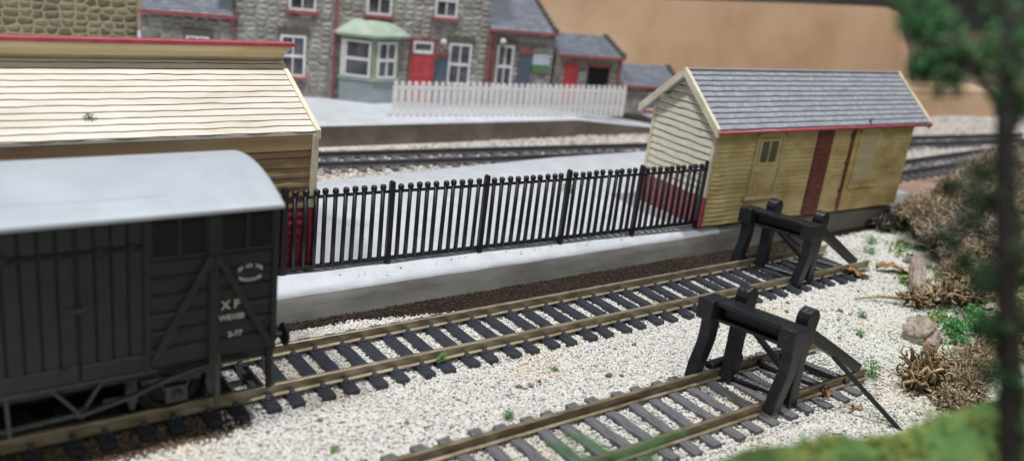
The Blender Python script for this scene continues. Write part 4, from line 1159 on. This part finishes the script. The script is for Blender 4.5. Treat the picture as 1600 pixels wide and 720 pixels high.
root('knotted tan dried root lying at the foot of the grass bank', [((21.3, -6.9, .15), .42), ((21.9, -6.7, .25), .48), ((22.6, -6.6, .2), .4), ((21.7, -7.1, .3), .3)], 34, branchy((21.6, -6.8, .2), 7, .9, .07, 3, .8, .8))
root('tan branching root lying on the ballast beside the long rough stone', [((27.6, -3.8, .2), .5), ((28.3, -4.2, .35), .55), ((26.9, -3.5, .2), .4)], 36, branchy((27.8, -3.8, .3), 6, 1.1, .07, 8, .6, .3) + [([(27.4, -3.9, .35), (26.6, -3.4, .3), (25.9, -2.8, .22), (25.2, -2.45, .1)], .08, .02)])
twigs('dried_sprig', 'small brown sprig at the foot of the loose rod', 'sprig', branchy((18.75, -6.9, .1), 4, .35, .04, 12, .5, .9))
def leaf(label, loc, rz, L, W):
    mb = MB(); n = 10; vs = []
    rs = random.Random(int(L * 100))
    for i in range(n + 1):
        u = i / n; w = W * math.sin(PI * min(1, u * .95 + .03)) ** .7 * rs.uniform(.75, 1.2)
        z = .10 + .16 * math.sin(u * 5) + rs.uniform(-.02, .04)
        vs += [(L * u, -w, z + rs.uniform(0, .14)), (L * u, 0, z), (L * u, w, z + rs.uniform(0, .14))]
    fs = []
    for i in range(n):
        for k in (0, 1): fs.append((i * 3 + k, i * 3 + k + 1, (i + 1) * 3 + k + 1, (i + 1) * 3 + k))
    mb.add(vs, fs); o = mb.build('dry_leaf', 'dryleaf'); o.location = loc; o.rotation_euler = (0, 0, R(rz))
    s = o.modifiers.new('s', 'SOLIDIFY'); s.thickness = .02
    return tag(o, label, 'leaf')
leaf('curled orange dry leaf beside the end of the brassy track', (26.6, -.65, .0), -38, 1.5, .18)
leaf('curled brown dry leaf lying on open ballast right of the track end', (28.6, -1.0, .0), -30, 1.55, .24)
leaf('small brown dry leaf fragment at the weathered track end', (18.4, -6.3, .0), 60, .4, .08)

# crumbs on the platform deck
P = []; S = []; C = []
for _ in range(260):
    x = random.uniform(9, 23); y = random.uniform(2.75, 10) if random.random() < .8 else random.uniform(2.7, 3.1)
    P.append((x, y, 1.0 if y > 3.1 else .95)); S.append(random.uniform(.015, .034)); k = random.choice((.75, .7, .7, .5, .25)); C.append((k, k * .96, k * .9))
o = chips('crumbs', np.array(P), np.array(S), np.array(C)); tag(o, 'tiny pale and dark crumbs scattered over the white platform deck', 'crumbs', kind='stuff')
# loose pebbles of darker stone
P = []; S = []; C = []
for _ in range(70):
    x = random.uniform(7, 30); y = random.uniform(-7.5, -1.6)
    if bank_d(x, y) > -1 or (abs(y + 5.18) < 1.5 and x < 20): continue
    P.append((x, y, .06)); S.append(random.uniform(.05, .085)); k = random.uniform(.12, .35); C.append((k, k * .85, k * .75))
o = chips('pebbles', np.array(P), np.array(S), np.array(C)); tag(o, 'scattered darker pebbles lying on the pale ballast', 'pebbles', kind='stuff')

# ------------------------------------------------------------------ foreground bank, tree and sprigs
def fore_bank():
    nx, ny = 60, 50; vs = []
    def crest(x):  # y of the crest
        return np.interp(x, [3, 6.5, 7.7, 8.7, 10, 11.3, 15, 22], [-12.3, -10.9, -10.75, -11.25, -12.1, -12.8, -14.8, -18])
    def cz(x): return np.interp(x, [3, 6.0, 7.7, 8.7, 10, 11.3, 15, 22], [1.5, 3.2, 4.0, 4.38, 4.72, 5.42, 6.8, 7.5])
    for j in range(ny + 1):
        for i in range(nx + 1):
            x = 3 + 19 * i / nx; v = j / ny; cy = float(crest(x)); y = cy - 7 + 9.5 * v
            dy = y - cy
            z = float(cz(x))
            if dy > 0: z = z - (dy ** 1.4) * 2.6
            else: z = z + dy * .16
            z += .10 * noise.noise(Vector((x * 1.5, y * 1.5, 0)))
            vs.append((x, y, max(z, -.05)))
    fs = []
    for j in range(ny):
        for i in range(nx): a = j * (nx + 1) + i; fs.append((a, a + 1, a + nx + 2, a + nx + 1))
    mb = MB(); mb.add(vs, fs)
    m = simple('grass_bank_foam', [(.25, (.035, .10, .03)), (.45, (.10, .19, .05)), (.6, (.17, .25, .065)), (.78, (.36, .34, .08))], 1.2, .95, bmp=1, bscale=6, bdist=.1, detail=3)
    o = mb.build('grass_bank', m, smooth=True); tag(o, kind='structure')
    cs = []
    for _ in range(420):
        x = random.uniform(5.5, 14); cy = float(crest(x)); dy = random.uniform(-3.5, .1)
        cs.append(((x, cy + dy, float(cz(x)) + min(0, dy) * .16 + .02), random.uniform(.08, .22)))
    o = foliage('grass', cs, 60, .07, LIME + [(.34, .32, .08)], squash=.4); tag(o, 'bright green and yellow grass foam on the foreground bank', 'grass', kind='stuff')
fore_bank()

def tree():
    t = thing('tree', 'dark blurred model tree standing in the right foreground', 'tree', (9.04, -13.7, 5.2))
    o = (9.04, -13.7, 5.2)
    def L(p): return (p[0] - o[0], p[1] - o[1], p[2] - o[2])
    MB().tube([L(p) for p in ((9.02, -13.95, 4.9), (9.06, -13.66, 5.6), (9.14, -13.35, 6.5), (9.18, -13.08, 7.2), (9.27, -12.8, 8.0), (9.36, -12.5, 8.85), (9.5, -12.2, 9.9))], [.145, .12, .115, .108, .10, .095, .08], 10).build('trunk', 'bark', t, smooth=True)
    rs = random.Random(5)
    for a, b in (((9.36, -12.5, 8.8), (9.4, -11.7, 9.3)), ((9.3, -12.7, 8.4), (9.9, -12.3, 9.0)), ((9.2, -13.0, 7.4), (9.85, -12.15, 7.4)), ((9.2, -13.0, 7.3), (8.9, -13.5, 7.7)), ((9.4, -12.4, 9.1), (9.2, -11.2, 9.5)), ((9.16, -13.3, 6.6), (9.8, -12.9, 6.8)), ((9.16, -13.3, 6.4), (9.7, -13.0, 6.3))):
        a = Vector(L(a)); b = Vector(L(b)); m = (a + b) / 2 + Vector((rs.uniform(-.1, .1), rs.uniform(-.1, .1), rs.uniform(0, .15)))
        MB().tube([a, m, b], [.045, .03, .012], 6).build('branch', 'bark', t)
    DK = [(.03, .13, .035), (.02, .09, .025), (.05, .20, .05), (.08, .26, .07)]
    cr = [((9.55, -11.8, 9.25), .34), ((9.42, -11.55, 9.55), .30), ((9.55, -12.15, 9.3), .34), ((9.6, -12.3, 9.65), .40), ((9.5, -11.4, 9.15), .20), ((9.45, -12.45, 9.1), .30), ((9.3, -11.4, 9.5), .22), ((9.7, -12.6, 9.4), .4), ((9.6, -12.5, 8.85), .22), ((9.35, -11.3, 9.75), .3), ((9.3, -11.6, 9.15), .26), ((9.35, -11.9, 9.0), .22)]
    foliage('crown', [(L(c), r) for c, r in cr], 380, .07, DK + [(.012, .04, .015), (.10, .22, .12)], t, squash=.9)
    cr2 = [((9.25, -13.05, 7.5), .17), ((9.30, -12.8, 8.1), .20), ((9.2, -13.35, 6.9), .17), ((9.12, -13.5, 6.3), .17), ((9.08, -13.6, 5.9), .14), ((9.45, -12.6, 8.3), .22), ((9.6, -12.3, 8.1), .16), ((9.7, -12.5, 7.8), .16), ((9.6, -12.7, 7.0), .18), ((9.55, -12.9, 6.6), .16), ((9.45, -12.9, 7.7), .16), ((9.40, -13.0, 7.2), .18), ((9.35, -13.15, 6.8), .16), ((9.85, -12.2, 7.55), .20), ((9.78, -12.1, 7.25), .16), ((9.82, -12.35, 7.05), .14), ((9.75, -12.0, 7.85), .12), ((9.95, -12.5, 6.9), .12), ((9.9, -12.8, 6.5), .14)]
    cr2 += [((8.92, -13.32, 6.35), .15), ((8.97, -13.2, 6.8), .15), ((9.05, -12.95, 7.3), .15), ((9.15, -12.5, 7.95), .15)]
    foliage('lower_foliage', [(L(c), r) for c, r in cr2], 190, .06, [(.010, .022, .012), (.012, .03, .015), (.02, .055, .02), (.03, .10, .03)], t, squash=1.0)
tree()

def sprig(label, pts_list, n=60):
    o = thing('green_sprig', label, 'sprig', pts_list[0][0])
    b = Vector(pts_list[0][0]); mb = MB()
    for pts in pts_list: mb.tube([Vector(p) - b for p in pts], [.02] * (len(pts) - 1) + [.008], 5)
    mb.build('stem', simple('green_stem', (.07, .16, .06), 4, .8), o)
    cen = []
    for pts in pts_list:
        for i in range(len(pts) - 1):
            for k in range(4):
                p = Vector(pts[i]).lerp(Vector(pts[i + 1]), k / 4) - b; cen.append((tuple(p), .07))
    foliage('leaves', cen, n // 5, .065, [(.06, .20, .06), (.10, .26, .10)], o)
sprig('blurred green sprig reaching in along the bottom edge over the nearest track', [[(6.3, -11.5, 4.3), (6.2, -11.1, 4.85), (6.0, -10.95, 4.95), (5.72, -10.65, 5.02)], [(6.2, -11.1, 4.85), (6.5, -11.2, 5.02), (6.85, -11.43, 5.2)], [(6.1, -11.3, 4.3), (5.95, -11.0, 4.75), (5.8, -10.8, 4.85), (5.6, -10.6, 4.9)], [(6.25, -11.3, 4.6), (6.45, -11.25, 4.85), (6.6, -11.3, 5.0)]])

# ------------------------------------------------------------------ light
world = bpy.data.worlds.new('World'); sc.world = world; world.use_nodes = True
bg = world.node_tree.nodes['Background']; bg.inputs[0].default_value = (.80, .88, 1.0, 1); bg.inputs[1].default_value = .10
def area(name, loc, target, size, power, colr, sizey=None):
    l = bpy.data.lights.new(name, 'AREA'); l.energy = power; l.color = colr; l.size = size
    if sizey: l.shape = 'RECTANGLE'; l.size_y = sizey
    o = bpy.data.objects.new(name, l); col.objects.link(o); o.location = loc
    o.rotation_euler = (Vector(target) - Vector(loc)).to_track_quat('-Z', 'Y').to_euler()
    return o
area('ceiling_lamp', (38, -14, 170), (16, 2, 0), 9, 228000, (1.0, .99, .985), 9)
area('left_lamp', (-66, -9, 150), (16, 4, 0), 18, 160000, (1.0, .985, .955))

area('front_fill_lamp', (-10, -95, 105), (16, 6, 0), 55, 32000, (1.0, .99, .97))  # soft fill added behind the camera to brighten the front faces

# ------------------------------------------------------------------ camera
cam_d = bpy.data.cameras.new('camera'); cam = bpy.data.objects.new('camera', cam_d); col.objects.link(cam); sc.camera = cam
cam_d.sensor_width = 36; cam_d.sensor_fit = 'HORIZONTAL'; cam_d.lens = F / 1600 * 36
cam_d.clip_start = .1; cam_d.clip_end = 1000
r0, d0, f0 = [Vector(r) for r in MR]
m = Matrix((r0, -d0, -f0)).transposed().to_4x4(); m.translation = CAM; cam.matrix_world = m
cam_d.dof.use_dof = True; cam_d.dof.focus_distance = 24.0; cam_d.dof.aperture_fstop = .15
sc.view_settings.view_transform = 'Standard'; sc.view_settings.look = 'None'; sc.view_settings.exposure = 0; sc.view_settings.gamma = 1
